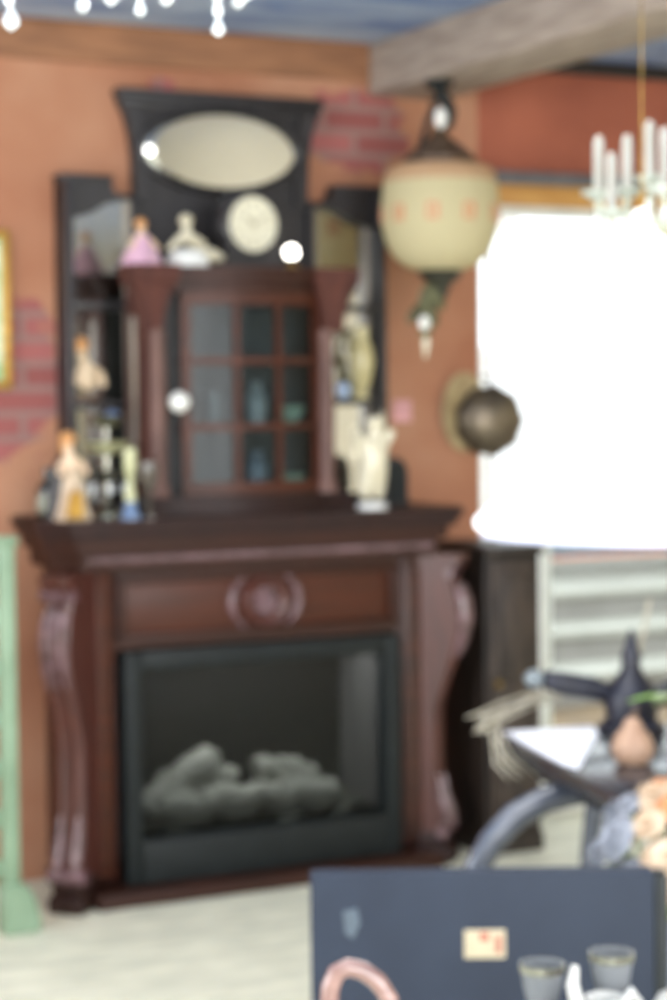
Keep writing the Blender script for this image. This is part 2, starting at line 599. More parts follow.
# ------------------------------------------------------------------ fireplace mantel
XM = 0.05
mn = thing('fireplace_mantel', 'carved dark mahogany fireplace mantel standing against the orange plaster wall', 'fireplace', (XM, 0, 0))
SH = 1.135
b = B()


def bow(hw, y_front, cut):
    """shelf outline with canted corners"""
    return [(-hw + 0.04, -0.01), (-hw + 0.035, y_front + cut + 0.04), (-hw, y_front + cut), (-hw + cut * 0.55, y_front), (hw - cut * 0.55, y_front), (hw, y_front + cut), (hw - 0.035, y_front + cut + 0.04), (hw - 0.04, -0.01)]


def slab(bb, outline, z0, z1):
    t = bmesh.new()
    a = [t.verts.new((x, y, z0)) for x, y in outline]
    c = [t.verts.new((x, y, z1)) for x, y in outline]
    t.faces.new(a)
    t.faces.new(c[::-1])
    for i in range(len(a)):
        j = (i + 1) % len(a)
        t.faces.new((a[i], a[j], c[j], c[i]))
    bmesh.ops.recalc_face_normals(t, faces=t.faces[:])
    bmesh.ops.bevel(t, geom=t.edges[:], offset=0.005, segments=2, affect='EDGES')
    bb._merge(t)


slab(b, bow(0.715, -0.485, 0.12), SH - 0.028, SH)
slab(b, bow(0.70, -0.47, 0.12), SH - 0.055, SH - 0.028)
b.done('shelf', mahog_dk, mn)
b = B()
slab(b, bow(0.68, -0.445, 0.12), SH - 0.095, SH - 0.055)
slab(b, bow(0.655, -0.42, 0.11), SH - 0.15, SH - 0.095)
b.done('shelf_moulding', mahog_h, mn)
b = B()
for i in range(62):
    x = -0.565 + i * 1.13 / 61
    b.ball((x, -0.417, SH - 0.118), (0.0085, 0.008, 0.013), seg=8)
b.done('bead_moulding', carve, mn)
# surround: hollow carcass around the firebox (opening x -.46...46 at local, z .05-.745)
FX, FZ0, FZ1 = 0.462, 0.045, 0.742
b = B().box(-0.57, -FX - 0.01, -0.36, 0, 0.06, SH - 0.15, 0.004).box(FX + 0.01, 0.57, -0.36, 0, 0.06, SH - 0.15, 0.004)
b.box(-FX - 0.01, FX + 0.01, -0.36, 0, FZ1 + 0.003, SH - 0.15)
b.done('surround', mahog, mn)
for s in (-1, 1):
    b = B().box(s * 0.485, s * 0.565, -0.372, -0.35, 0.075, SH - 0.155, 0.006)
    b.box(s * 0.498, s * 0.552, -0.378, -0.37, 0.10, SH - 0.19, 0.006)
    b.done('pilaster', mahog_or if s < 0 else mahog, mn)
# frieze with a moulded border
fz0, fz1 = 0.785, 0.945
b = B().box(-0.44, 0.44, -0.368, -0.355, fz0, fz1, 0.003)
b.done('frieze_panel', mahog_or, mn)
b = B()
for z in (fz0 - 0.008, fz1 + 0.008):
    b.box(-0.47, 0.47, -0.384, -0.355, z - 0.014, z + 0.014, 0.006)
for x in (-0.455, 0.455):
    b.box(x - 0.014, x + 0.014, -0.384, -0.355, fz0 - 0.01, fz1 + 0.01, 0.006)
b.done('frieze_moulding', mahog_h, mn)
# medallion
zc = (fz0 + fz1) / 2 + 0.002
Mf = T(0.01, -0.365, zc) @ rotX(PI / 2)
b = B().lathe([(0, 0.016), (0.05, 0.018), (0.06, 0.028), (0.07, 0.03), (0.078, 0.022), (0.08, 0)], 36, Mf)
md = b.done('medallion', mahog_red, mn)
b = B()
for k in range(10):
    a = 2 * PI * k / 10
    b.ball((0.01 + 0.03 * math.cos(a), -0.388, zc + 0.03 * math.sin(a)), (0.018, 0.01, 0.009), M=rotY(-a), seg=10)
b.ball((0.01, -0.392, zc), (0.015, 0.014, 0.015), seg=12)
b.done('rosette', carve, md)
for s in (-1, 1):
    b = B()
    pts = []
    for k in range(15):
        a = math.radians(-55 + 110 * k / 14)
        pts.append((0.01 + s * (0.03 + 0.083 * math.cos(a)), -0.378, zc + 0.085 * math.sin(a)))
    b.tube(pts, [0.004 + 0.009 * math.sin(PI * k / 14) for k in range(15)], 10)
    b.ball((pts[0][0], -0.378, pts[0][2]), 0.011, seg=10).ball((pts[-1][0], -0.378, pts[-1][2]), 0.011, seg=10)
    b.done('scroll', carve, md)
# plinth
b = B().box(-0.575, 0.575, -0.475, 0, 0, 0.042, 0.006)
b.done('plinth', mahog_h, mn)
# diagonal cabriole corner legs
prof = [(0.985, 0.165), (0.95, 0.155), (0.93, 0.125), (0.915, 0.12), (0.89, 0.135), (0.85, 0.15), (0.79, 0.158), (0.72, 0.150), (0.66, 0.13),
        (0.58, 0.10), (0.50, 0.073), (0.42, 0.058), (0.35, 0.055), (0.28, 0.064), (0.21, 0.082), (0.16, 0.098), (0.115, 0.104), (0.09, 0.09)]


prof = [(z, max(0.045, q - 0.03)) for z, q in prof]


def corner_leg(s):
    cx, cy = (-0.605 if s < 0 else 0.580), (-0.385 if s < 0 else -0.342)
    M = T(cx, cy, 0) @ rotZ(-PI / 4 if s < 0 else PI / 4)     # local -y points outward along the diagonal
    b = B()
    hw = 0.045
    t = bmesh.new()
    rows = []
    for z, r in prof:
        rows.append([t.verts.new((-hw, 0.07, z)), t.verts.new((-hw, -r, z)), t.verts.new((-hw * 0.55, -r - 0.012, z)),
                     t.verts.new((-hw * 0.2, -r - 0.004, z)), t.verts.new((hw * 0.2, -r - 0.004, z)),
                     t.verts.new((hw * 0.55, -r - 0.012, z)), t.verts.new((hw, -r, z)), t.verts.new((hw, 0.07, z))])
    for p, q in zip(rows, rows[1:]):
        for k in range(7):
            t.faces.new((p[k], p[k + 1], q[k + 1], q[k]))
        t.faces.new((p[7], p[0], q[0], q[7]))
    t.faces.new(rows[0])
    t.faces.new(rows[-1][::-1])
    bmesh.ops.recalc_face_normals(t, faces=t.faces[:])
    b._merge(t, M)
    leg = b.done('corner_leg', mahog_red, mn, smooth=50)
    # acanthus leaf carving over the knee
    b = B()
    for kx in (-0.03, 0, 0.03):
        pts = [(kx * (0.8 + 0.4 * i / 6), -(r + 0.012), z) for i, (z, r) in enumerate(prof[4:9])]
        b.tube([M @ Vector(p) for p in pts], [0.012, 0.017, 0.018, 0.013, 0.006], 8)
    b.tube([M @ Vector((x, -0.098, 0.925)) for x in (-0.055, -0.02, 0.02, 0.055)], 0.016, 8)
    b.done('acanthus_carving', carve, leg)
    # lower scroll and foot
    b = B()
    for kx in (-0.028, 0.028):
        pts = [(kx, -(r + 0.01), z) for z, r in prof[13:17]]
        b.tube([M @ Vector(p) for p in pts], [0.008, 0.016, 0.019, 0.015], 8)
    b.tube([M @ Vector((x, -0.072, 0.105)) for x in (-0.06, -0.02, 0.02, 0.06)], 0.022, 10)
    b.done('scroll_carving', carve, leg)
    b = B().box(-0.055, 0.055, -0.10, 0.03, 0, 0.05, 0.008, M)
    b.box(-0.048, 0.048, -0.082, 0.03, 0.045, 0.1, 0.008, M)
    b.done('foot', mahog_dk, leg)


corner_leg(-1)
corner_leg(1)

# ------------------------------------------------------------------ electric fire set into the mantel
ef = thing('electric_fire', 'black glass fronted electric fire with pale logs inside the mahogany mantel', 'electric fire', (XM + 0.005, 0, 0.045))
fw, fh = 0.46, 0.694
b = B()
b.box(-fw, -fw + 0.05, -0.40, -0.335, 0, fh, 0.005).box(fw - 0.05, fw, -0.40, -0.335, 0, fh, 0.005)
b.box(-fw + 0.05, fw - 0.05, -0.40, -0.335, 0, 0.13, 0.005).box(-fw + 0.05, fw - 0.05, -0.40, -0.335, fh - 0.055, fh, 0.005)
b.done('frame', black_metal, ef)
b = B().box(-fw + 0.01, fw - 0.01, -0.06, -0.05, 0.03, fh - 0.02)
b.box(-fw + 0.01, fw - 0.01, -0.335, -0.05, fh - 0.03, fh - 0.02).box(-fw + 0.01, fw - 0.01, -0.335, -0.05, 0.05, 0.06)
b.done('firebox_lining', mat('black_lining', (30, 26, 24), 0.7), ef)
fb_brick = mat('firebox_brick', (126, 124, 126), 0.8, (92, 88, 88), 12, (1, 4, 6))
for s in (-1, 1):
    B().box(s * (fw - 0.045), s * (fw - 0.015), -0.335, -0.06, 0.06, fh - 0.03).done('brick_side', fb_brick, ef)
B().box(-fw + 0.05, fw - 0.05, -0.352, -0.348, 0.13, fh - 0.055).done('glass_pane', fire_pane, ef, smooth=0)
b = B()
gx, gy = 22, 8
b.sheet([[(-0.41 + 0.82 * i / gx, -0.33 + 0.24 * j / gy, 0.135 + 0.018 * random.random() + 0.02 * math.sin(i * 1.3 + j)) for i in range(gx + 1)] for j in range(gy + 1)])
b.done('ember_bed', ash_m, ef)


def log(p, q, r):
    p, q = Vector(p), Vector(q)
    n = 9
    pts = [p.lerp(q, i / (n - 1)) + Vector((0, 0, 0.012 * math.sin(i * 1.7))) for i in range(n)]
    rr = [r * (0.72 + 0.35 * random.random()) * (0.8 if i in (0, n - 1) else 1) for i in range(n)]
    b = B().tube(pts, rr, 12)
    b.ball(pts[3] + Vector((0.01, -0.01, r * 0.8)), r * 0.5, seg=8)
    return b.done('log', log_m, ef, smooth=60)


log((-0.34, -0.24, 0.185), (-0.10, -0.20, 0.335), 0.055)
log((-0.30, -0.27, 0.19), (0.02, -0.27, 0.205), 0.05)
log((0.00, -0.26, 0.20), (0.30, -0.25, 0.19), 0.052)
log((0.05, -0.19, 0.27), (0.27, -0.17, 0.23), 0.05)
log((-0.02, -0.17, 0.24), (-0.26, -0.14, 0.25), 0.05)
fl = bpy.data.lights.new('log_fill_lamp', 'AREA')  # unseen lamp added to brighten the logs, no flames are lit
fl.size, fl.size_y, fl.shape = 0.7, 0.06, 'RECTANGLE'
fl.energy = 3.8
fl.color = (0.97, 1.0, 0.96)
flo = bpy.data.objects.new('log_fill_lamp', fl)
flo.parent = ef
flo.location = (0, -0.25, fh - 0.035)
COL.objects.link(flo)

# ------------------------------------------------------------------ ebonised overmantel
XO = 0.082
om = thing('overmantel_mirror', 'tall black overmantel with an oval top mirror and mirrored shelf wings', 'mirror', (XO, 0, SH))


def zz(z): return z - SH


half = [(0.0, 2.435), (0.345, 2.435), (0.345, 2.405), (0.325, 2.37), (0.308, 2.31), (0.300, 2.24), (0.297, 2.115),
        (0.36, 2.11), (0.385, 2.16), (0.548, 2.16), (0.548, SH), (0.0, SH)]
poly = [(x, zz(z)) for x, z in half] + [(-x, zz(z)) for x, z in half[::-1] if x > 0]
B().prism(poly, -0.03, -0.005).done('back_panel', ebony, om)
b = B().box(-0.355, 0.355, -0.065, -0.005, zz(2.418), zz(2.445), 0.008)
b.box(-0.345, 0.345, -0.055, -0.005, zz(2.392), zz(2.418), 0.008)
b.done('cornice', ebony, om)
for s in (-1, 1):
    B().prism([(s * 0.338, zz(2.395)), (s * 0.318, zz(2.34)), (s * 0.303, zz(2.26)), (s * 0.295, zz(2.10)), (s * 0.25, zz(2.10)), (s * 0.255, zz(2.28)), (s * 0.275, zz(2.395))], -0.05, -0.03).done('crest_bracket', ebony, om)
for s in (-1, 1):
    b = B().box(s * 0.522, s * 0.548, -0.115, -0.005, 0, zz(2.15), 0.004)
    b.box(s * 0.515, s * 0.555, -0.12, -0.005, 0, 0.05, 0.004)
    b.done('post', ebony, om)
    b = B().prism([(s * 0.548, zz(2.165)), (s * 0.548, zz(2.03)), (s * 0.52, zz(2.035)), (s * 0.45, zz(2.055)), (s * 0.40, zz(2.085)), (s * 0.33, zz(2.10)), (s * 0.33, zz(2.115)), (s * 0.375, zz(2.12)), (s * 0.385, zz(2.165))], -0.07, -0.03)
    b.box(s * 0.38, s * 0.553, -0.08, -0.005, zz(2.155), zz(2.172), 0.004)
    b.done('wing_crest', ebony, om)
    B().box(s * 0.295, s * 0.315, -0.06, -0.03, 0, zz(2.12), 0.004).done('stile', ebony, om)
    for z in (1.775, 1.470):
        B().box(s * 0.30, s * 0.535, -0.115, -0.03, zz(z) - 0.012, zz(z) + 0.008, 0.003).done('wing_shelf', ebony, om)
    for z0, z1 in ((1.785, 2.10), (1.48, 1.762), (1.17, 1.457)):
        B().box(s * 0.316, s * 0.52, -0.036, -0.0305, zz(z0), zz(z1)).done('wing_mirror', mirror_m, om, smooth=0)
        for xa, xb in ((s * 0.316, s * 0.338), (s * 0.52, s * 0.50)):
            B().sheet([[(xa, -0.046, zz(z0)), (xb, -0.0365, zz(z0))], [(xa, -0.046, zz(z1)), (xb, -0.0365, zz(z1))]]).done('bevel_strip', bevel_m, om, smooth=0)
# oval bevelled mirror, tilted a little forward
Mo = T(-0.004, -0.055, zz(2.262)) @ rotX(PI / 2 + math.radians(3)) @ Matrix.Diagonal((1, 0.475, 1, 1))
om_m = B().lathe([(0, 0.012), (0.238, 0.012)], 64, Mo).done('oval_mirror', mirror_m, om, smooth=20)
B().lathe([(0.238, 0.012), (0.262, 0.002)], 64, Mo).done('bevel', mirror_m, om_m)
B().lathe([(0.262, 0.002), (0.268, 0.016), (0.285, 0.012), (0.29, -0.014)], 64, Mo).done('mirror_frame', ebony, om)

# ------------------------------------------------------------------ display cabinet on the mantel shelf
XC = 0.055
cb = thing('display_cabinet', 'small mahogany bow-fronted glazed display cabinet standing on the mantel shelf', 'cabinet', (XC, 0, SH))
yb = -0.145    # back of the cabinet
RA, HA = 0.52, math.radians(26)
yc = -0.30 + RA * math.cos(HA)     # arc centre


def arc(a, r=RA): return (r * math.sin(a), yc - r * math.cos(a))


def arc_slab(r, z0, z1, back, hw):
    n = 16
    return [arc(-HA + 2 * HA * i / n, r) for i in range(n + 1)]


def bow_box(bb, r_out, z0, z1, hw):
    pts = [arc(-HA + 2 * HA * i / 16, r_out) for i in range(17)]
    outline = [(-hw, yb)] + [(-hw, pts[0][1])] + pts + [(hw, pts[-1][1])] + [(hw, yb)]
    t = bmesh.new()
    a = [t.verts.new((x, y, z0)) for x, y in outline]
    c = [t.verts.new((x, y, z1)) for x, y in outline]
    t.faces.new(a)
    t.faces.new(c[::-1])
    for i in range(len(a)):
        j = (i + 1) % len(a)
        t.faces.new((a[i], a[j], c[j], c[i]))
    bmesh.ops.recalc_face_normals(t, faces=t.faces[:])
    bb._merge(t)


b = B()
bow_box(b, RA + 0.03, 0, 0.03, 0.345)
bow_box(b, RA + 0.012, 0.03, 0.055, 0.33)
b.done('base', mahog_dk, cb)
b = B()
bow_box(b, RA + 0.012, 0.672, 0.70, 0.33)
bow_box(b, RA + 0.03, 0.70, 0.725, 0.345)
bow_box(b, RA + 0.045, 0.725, 0.745, 0.355)
b.done('cornice', mahog_h, cb)
b = B().box(-0.325, 0.325, yb - 0.012, yb, 0.055, 0.672)
b.done('back_board', mat('cabinet_back', (84, 88, 88), 0.7), cb)
for s in (-1, 1):
    off = 0.035 if s < 0 else -0.028
    e_ = 0.312 + off
    b = B().box(s * (e_ - 0.012), s * e_, -0.30, yb, 0.055, 0.672)
    b.done('side_panel', mahog_mt, cb)
    B().box(s * 0.235, s * (e_ - 0.012), -0.275, -0.262, 0.055, 0.672).done('corner_recess', ebony, cb)
    B().box(s * (e_ - 0.001), s * (e_ + 0.003), -0.235, -0.195, 0.10, 0.60).done('side_pane', bevel_m, cb)
    b = B().lathe([(0.034, 0.055), (0.034, 0.08), (0.026, 0.09), (0.024, 0.10), (0.027, 0.30), (0.024, 0.52), (0.027, 0.53), (0.027, 0.54), (0.024, 0.56)], 20, T(s * (e_ - 0.034), -0.316, 0))
    b.done('column', mat('faded_mahogany', (112, 82, 74), 0.6, (86, 60, 54), 6, (6, 6, 1)), cb)
    b = B()
    rows = [(0.55, 0.030), (0.60, 0.036), (0.65, 0.048), (0.69, 0.062), (0.70, 0.072), (0.748, 0.076)]
    t = bmesh.new()
    rr = [[t.verts.new((s * (e_ - 0.015) + sx * h, -0.312 + sy * h * 0.8, z)) for sx, sy in ((-1, -1), (1, -1), (1, 1), (-1, 1))] for z, h in rows]
    for p, q in zip(rr, rr[1:]):
        for k in range(4):
            t.faces.new((p[k], p[(k + 1) % 4], q[(k + 1) % 4], q[k]))
    t.faces.new(rr[0])
    t.faces.new(rr[-1][::-1])
    bmesh.ops.recalc_face_normals(t, faces=t.faces[:])
    b._merge(t)
    b.done('capital', mahog_mt, cb, smooth=0)
for z in (0.255, 0.455):
    b = B()
    bow_box(b, RA - 0.012, z, z + 0.012, 0.235)
    b.done('inner_shelf', mahog_dk, cb)
# glazed bow door
dr = B()


def abar(a0, a1, z0, z1, r0=RA - 0.006, r1=RA + 0.012, n=10):
    t = bmesh.new()
    rows = []
    for i in range(n + 1):
        a = a0 + (a1 - a0) * i / n
        x0, y0 = arc(a, r0)
        x1, y1 = arc(a, r1)
        rows.append([t.verts.new((x0, y0, z0)), t.verts.new((x1, y1, z0)), t.verts.new((x1, y1, z1)), t.verts.new((x0, y0, z1))])
    for p, q in zip(rows, rows[1:]):
        for k in range(4):
            t.faces.new((p[k], p[(k + 1) % 4], q[(k + 1) % 4], q[k]))
    t.faces.new(rows[0])
    t.faces.new(rows[-1][::-1])
    bmesh.ops.recalc_face_normals(t, faces=t.faces[:])
    dr._merge(t)


st = 0.055
abar(-HA, -HA + st, 0.058, 0.67)
abar(HA - st, HA, 0.058, 0.67)
abar(-HA, HA, 0.058, 0.095)
abar(-HA, HA, 0.632, 0.67)
for k in (1, 2):
    a = -HA + st + (2 * HA - 2 * st) * k / 3
    abar(a - 0.017, a + 0.017, 0.09, 0.64, n=2)
for z in (0.263, 0.463):
    abar(-HA, HA, z - 0.010, z + 0.010)
door = dr.done('door', mahog_or, cb)
B().sheet([[arc(-HA + 0.03 + (2 * HA - 0.06) * i / 12, RA) + (z,) for i in range(13)] for z in (0.08, 0.65)]).done('glass', cab_pane, door)
kx, ky = arc(-HA + 0.02, RA + 0.04)
kx -= 0.022
b = B().ball((kx, ky - 0.012, 0.340), 0.032, seg=20).tube([(kx + 0.03, ky + 0.03, 0.340), (kx, ky, 0.340)], 0.012)
b.done('knob', porc_white, door)
# things behind the glass


def cup(name, label, cat, loc, prof, mt, grp=None):
    o = B().lathe(prof, 24).done(name, mt)
    o.location = loc
    return tag(o, label, cat, grp)


teal = mat('pale_green_china', (190, 214, 190), 0.3, (170, 196, 172), 10, coat=0.4)
bowl_p = [(0, 0), (0.022, 0), (0.024, 0.008), (0.04, 0.03), (0.048, 0.055), (0.045, 0.055), (0.036, 0.03), (0, 0.012)]
cup('china_bowl', 'pale green china bowl on the lowest floor of the glazed cabinet', 'bowl', (XC + 0.16, -0.24, SH + 0.055 + 0.0), [(r * 1.0, z * 1.0) for r, z in bowl_p], teal)
cup('china_bowl', 'pale green china bowl on the lower inner shelf of the glazed cabinet', 'bowl', (XC + 0.16, -0.24, SH + 0.2685), bowl_p, teal)
vase_p = [(0, 0), (0.03, 0), (0.028, 0.01), (0.036, 0.05), (0.03, 0.09), (0.016, 0.11), (0.02, 0.13), (0.017, 0.13), (0.012, 0.11), (0, 0.1)]
cup('china_vase', 'grey white vase behind the middle pane on the lower inner shelf', 'vase', (XC + 0.04, -0.25, SH + 0.2685), vase_p, mat('grey_china', (170, 176, 178), 0.3, coat=0.4))
cup('china_vase', 'grey blue vase on the floor of the glazed cabinet', 'vase', (XC + 0.04, -0.25, SH + 0.055), vase_p, mat('blue_grey_china', (130, 144, 158), 0.3, coat=0.4))
cup('tumbler', 'dark tumbler behind the left pane of the glazed cabinet', 'glass', (XC - 0.10, -0.24, SH + 0.2685), [(0, 0), (0.03, 0), (0.036, 0.1), (0.033, 0.1), (0.028, 0.01), (0, 0.01)], mat('smoky_glass', (70, 84, 88), 0.15, coat=0.5))

# ------------------------------------------------------------------ on top of the cabinet
CT = SH + 0.745
ck = thing('mantel_clock', 'round cream-faced clock in a black case on top of the cabinet', 'clock', (0.083, -0.235, CT))
ck.scale = (0.94, 1, 0.97)
Mc = T(0, 0, 0.142) @ rotX(PI / 2)
b = B().lathe([(0, -0.05), (0.105, -0.05), (0.115, -0.03), (0.115, 0.02), (0.105, 0.04), (0.092, 0.045), (0.088, 0.035)], 40, Mc)
b.prism([(-0.125, 0), (0.125, 0), (0.12, 0.02), (0.09, 0.035), (0.10, 0.10), (-0.10, 0.10), (-0.09, 0.035), (-0.12, 0.02)], -0.035, 0.05)
b.done('case', ebony, ck)
face = B().lathe([(0, 0.036), (0.09, 0.036)], 40, Mc).done('dial', mat('clock_dial', (226, 222, 200), 0.5, (214, 208, 184), 10), ck)
faded = mat('faded_ink', (184, 176, 154), 0.7)
for k in range(12):
    B().box(-0.003, 0.003, -0.0385, -0.0362, 0.058, 0.074, 0, T(0, 0, 0.142) @ rotY(2 * PI * k / 12)).done('hour_mark', faded, face)
b = B().box(-0.003, 0.003, -0.041, -0.039, -0.01, 0.045, 0, T(0, 0, 0.142) @ rotY(math.radians(-50)))
b.box(-0.002, 0.002, -0.043, -0.041, -0.01, 0.066, 0, T(0, 0, 0.142) @ rotY(math.radians(60)))
b.done('hands', faded, face)
B().lathe([(0.086, 0.034), (0.09, 0.046), (0.098, 0.044), (0.10, 0.034)], 40, Mc).done('bezel', ebony, ck)

gl = thing('glint_globe', 'tiny glowing globe made for a bright glint beside the clock on the cabinet top', 'lamp', (0.212, -0.27, CT))  # glowing ball stands in for a bright glint
B().lathe([(0, 0), (0.03, 0), (0.03, 0.008), (0.012, 0.016), (0.01, 0.03), (0.016, 0.036), (0, 0.036)], 20).done('base', brass, gl)
B().ball((0, 0, 0.054), 0.022, None, 20).done('globe', mat('glint_glow', (255, 250, 240), 0.4, emit=9.0), gl)

# two small porcelain ladies
pl = thing('porcelain_figurine', 'seated porcelain figurine in a pink dress on the left end of the cabinet top', 'figurine', (-0.288, -0.28, CT + 0.004))
skin('body', [(0, 0, 0.028, (0.04, 0.03)), (0, 0, 0.06, 0.022), (0, 0, 0.085, 0.02), (0, 0, 0.100, 0.008), (0, 0, 0.118, 0.017),
              (0.03, -0.01, 0.07, 0.008), (0.05, -0.02, 0.045, 0.006), (-0.03, -0.01, 0.07, 0.008), (-0.045, -0.02, 0.045, 0.006)],
     [(0, 1), (1, 2), (2, 3), (3, 4), (2, 5), (5, 6), (2, 7), (7, 8)], skin_m, pl)
B().lathe([(0, 0), (0.062, 0), (0.060, 0.015), (0.045, 0.045), (0.026, 0.066), (0.023, 0.088), (0, 0.09)], 24, wave=(7, 0.06)).done('dress', porc_pink, pl)
B().ball((0, 0.004, 0.124), (0.019, 0.019, 0.017), seg=14).done('hair', hair_gold, pl)
pw = thing('porcelain_figurine', 'reclining white porcelain figurine between the pink one and the clock', 'figurine', (-0.138, -0.28, CT + 0.002))
skin('body', [(0, 0, 0.03, (0.035, 0.03)), (-0.004, 0, 0.06, 0.022), (-0.004, 0, 0.082, 0.019), (-0.003, 0, 0.094, 0.009), (-0.003, 0, 0.11, 0.017),
              (0.03, -0.01, 0.035, 0.024), (0.065, -0.01, 0.03, 0.018), (0.095, 0, 0.022, 0.010),
              (-0.03, -0.005, 0.065, 0.009), (-0.055, -0.005, 0.04, 0.008), (0.022, -0.01, 0.068, 0.009), (0.045, -0.012, 0.055, 0.007)],
     [(0, 1), (1, 2), (2, 3), (3, 4), (0, 5), (5, 6), (6, 7), (2, 8), (8, 9), (2, 10), (10, 11)], porcelain, pw)
B().lathe([(0, 0), (0.058, 0), (0.056, 0.018), (0.04, 0.04), (0, 0.05)], 24, wave=(6, 0.05)).done('base', porc_white, pw)
B().ball((-0.003, 0.005, 0.117), (0.018, 0.018, 0.016), seg=14).done('hair', porcelain, pw)

pw.scale = (1.22, 1.1, 1.2)
# ------------------------------------------------------------------ left end of the mantel shelf
fg = thing('figurine', 'golden-haired painted lady figurine in a cream gown on the left mantel end', 'figurine', (-0.545, -0.36, SH))
skin('body', [(0.0, 0, 0.11, (0.026, 0.022)), (-0.003, 0, 0.145, 0.019), (-0.006, 0, 0.175, (0.026, 0.018)), (-0.008, 0, 0.20, 0.010), (-0.010, -0.004, 0.228, 0.021),
              (0.028, -0.004, 0.165, 0.010), (0.042, -0.02, 0.13, 0.008), (-0.036, -0.004, 0.165, 0.010), (-0.046, -0.022, 0.13, 0.008)],
     [(0, 1), (1, 2), (2, 3), (3, 4), (2, 5), (5, 6), (2, 7), (7, 8)], skin_m, fg)
B().lathe([(0, 0), (0.055, 0), (0.055, 0.01), (0.048, 0.03), (0.034, 0.09), (0.027, 0.12), (0.026, 0.15), (0, 0.152)], 26, wave=(9, 0.07)).done('gown', cream_f, fg)
b = B().ball((-0.010, 0.006, 0.236), (0.025, 0.025, 0.023), seg=16).ball((-0.010, 0.02, 0.215), (0.02, 0.014, 0.026), seg=12)
b.done('hair', hair_gold, fg)
B().prism([(-0.036, 0.006), (0.016, 0.006), (0.008, 0.085), (-0.022, 0.085)], -0.062, -0.030, bev=0.004).done('gilt_apron', gilt, fg)
B().lathe([(0.0, 0.0), (0.058, 0.0), (0.054, 0.06), (0.044, 0.12), (0.034, 0.17), (0, 0.185)], 22, T(-0.012, 0.030, 0) @ Matrix.Diagonal((1, 0.55, 1, 1))).done('cloak', ebony, fg)

bt = thing('bottle', 'squat dark green bottle at the far left of the mantel shelf', 'bottle', (-0.575, -0.23, SH))
B().lathe([(0, 0), (0.030, 0), (0.033, 0.006), (0.033, 0.08), (0.028, 0.10), (0.014, 0.115), (0.013, 0.14), (0.016, 0.142), (0.016, 0.15), (0, 0.15)], 24).done('body', dark_glass, bt)
B().lathe([(0.0335, 0.02), (0.0345, 0.022), (0.0345, 0.066), (0.0335, 0.068)], 24).done('label_band', mat('pale_band', (160, 164, 148), 0.6), bt)

ep = thing('epergne', 'tiered silver glass epergne on the mantel shelf beside the golden-haired figurine', 'centrepiece', (-0.41, -0.28, SH))
b = B().lathe([(0, 0), (0.06, 0), (0.058, 0.012), (0.025, 0.03), (0.012, 0.05), (0.014, 0.09), (0.010, 0.13), (0.016, 0.18), (0.010, 0.20), (0.009, 0.27), (0, 0.27)], 24)
b.done('stem', silver, ep)
for z, r, mt_ in ((0.10, 0.075, silver), (0.185, 0.072, mat('celadon_china', (200, 200, 160), 0.35, (180, 180, 140), 12)), (0.265, 0.06, silver)):
    b = B().lathe([(0.008, z), (r * 0.6, z + 0.008), (r, z + 0.036), (r * 1.04, z + 0.038), (r * 0.97, z + 0.034), (r * 0.55, z + 0.014), (0.008, z + 0.008)], 32, wave=(8, 0.05))
    b.done('dish', mt_, ep)
B().ball((0.018, -0.01, 0.30), (0.026, 0.022, 0.018), seg=14).done('blue_glint', blue_m, ep)  # blue ball paints in a glint on the silver
for k in range(7):
    a = 2 * PI * k / 7
    B().ball((0.062 * math.cos(a), 0.062 * math.sin(a), 0.085), (0.006, 0.006, 0.02), seg=8).done('drop', crystal, ep)

cs = thing('candlestick', 'cream and blue china candlestick right of the silver epergne', 'candlestick', (-0.385, -0.41, SH))
B().lathe([(0, 0), (0.034, 0), (0.034, 0.008), (0.022, 0.02), (0.018, 0.05), (0, 0.05)], 22).done('foot', blue_m, cs)
B().lathe([(0.015, 0.05), (0.017, 0.07), (0.010, 0.10), (0.013, 0.13), (0.018, 0.15), (0.019, 0.19), (0.018, 0.205), (0.014, 0.208), (0, 0.2)], 22).done('shaft', mat('celadon_china', (200, 200, 160), 0.35, (180, 180, 140), 12), cs)
gb = thing('smoked_goblet', 'dark smoked goblet between the china candlestick and the cabinet column', 'goblet', (-0.33, -0.42, SH))
B().lathe([(0, 0), (0.026, 0), (0.024, 0.006), (0.005, 0.012), (0.005, 0.07), (0.018, 0.09), (0.028, 0.13), (0.026, 0.165), (0.024, 0.165), (0.025, 0.13), (0, 0.085)], 24).done('bowl', mat('smoked_glass', (84, 76, 68), 0.12, coat=0.6), gb)

bf = thing('bust_figurine', 'cream lady figurine with brown hair on the left wing shelf of the overmantel', 'figurine', (-0.405, -0.096, 1.479))
skin('body', [(0.008, 0, 0.03, (0.04, 0.03)), (0.008, 0, 0.075, (0.04, 0.028)), (0.002, 0, 0.105, (0.032, 0.024)), (-0.008, 0, 0.128, 0.012), (-0.016, -0.006, 0.162, 0.026),
              (0.05, -0.004, 0.085, 0.013), (0.055, -0.012, 0.04, 0.011), (-0.038, -0.004, 0.085, 0.012), (-0.03, -0.02, 0.05, 0.010)],
     [(0, 1), (1, 2), (2, 3), (3, 4), (2, 5), (5, 6), (2, 7), (7, 8)], mat('cream_flesh', (226, 200, 166), 0.4), bf)
B().ball((-0.014, 0.008, 0.172), (0.029, 0.027, 0.027), seg=16).done('hair', hair_gold, bf)
B().lathe([(0, 0), (0.046, 0), (0.046, 0.012), (0.04, 0.02), (0, 0.022)], 24).done('base', hair_brown, bf)

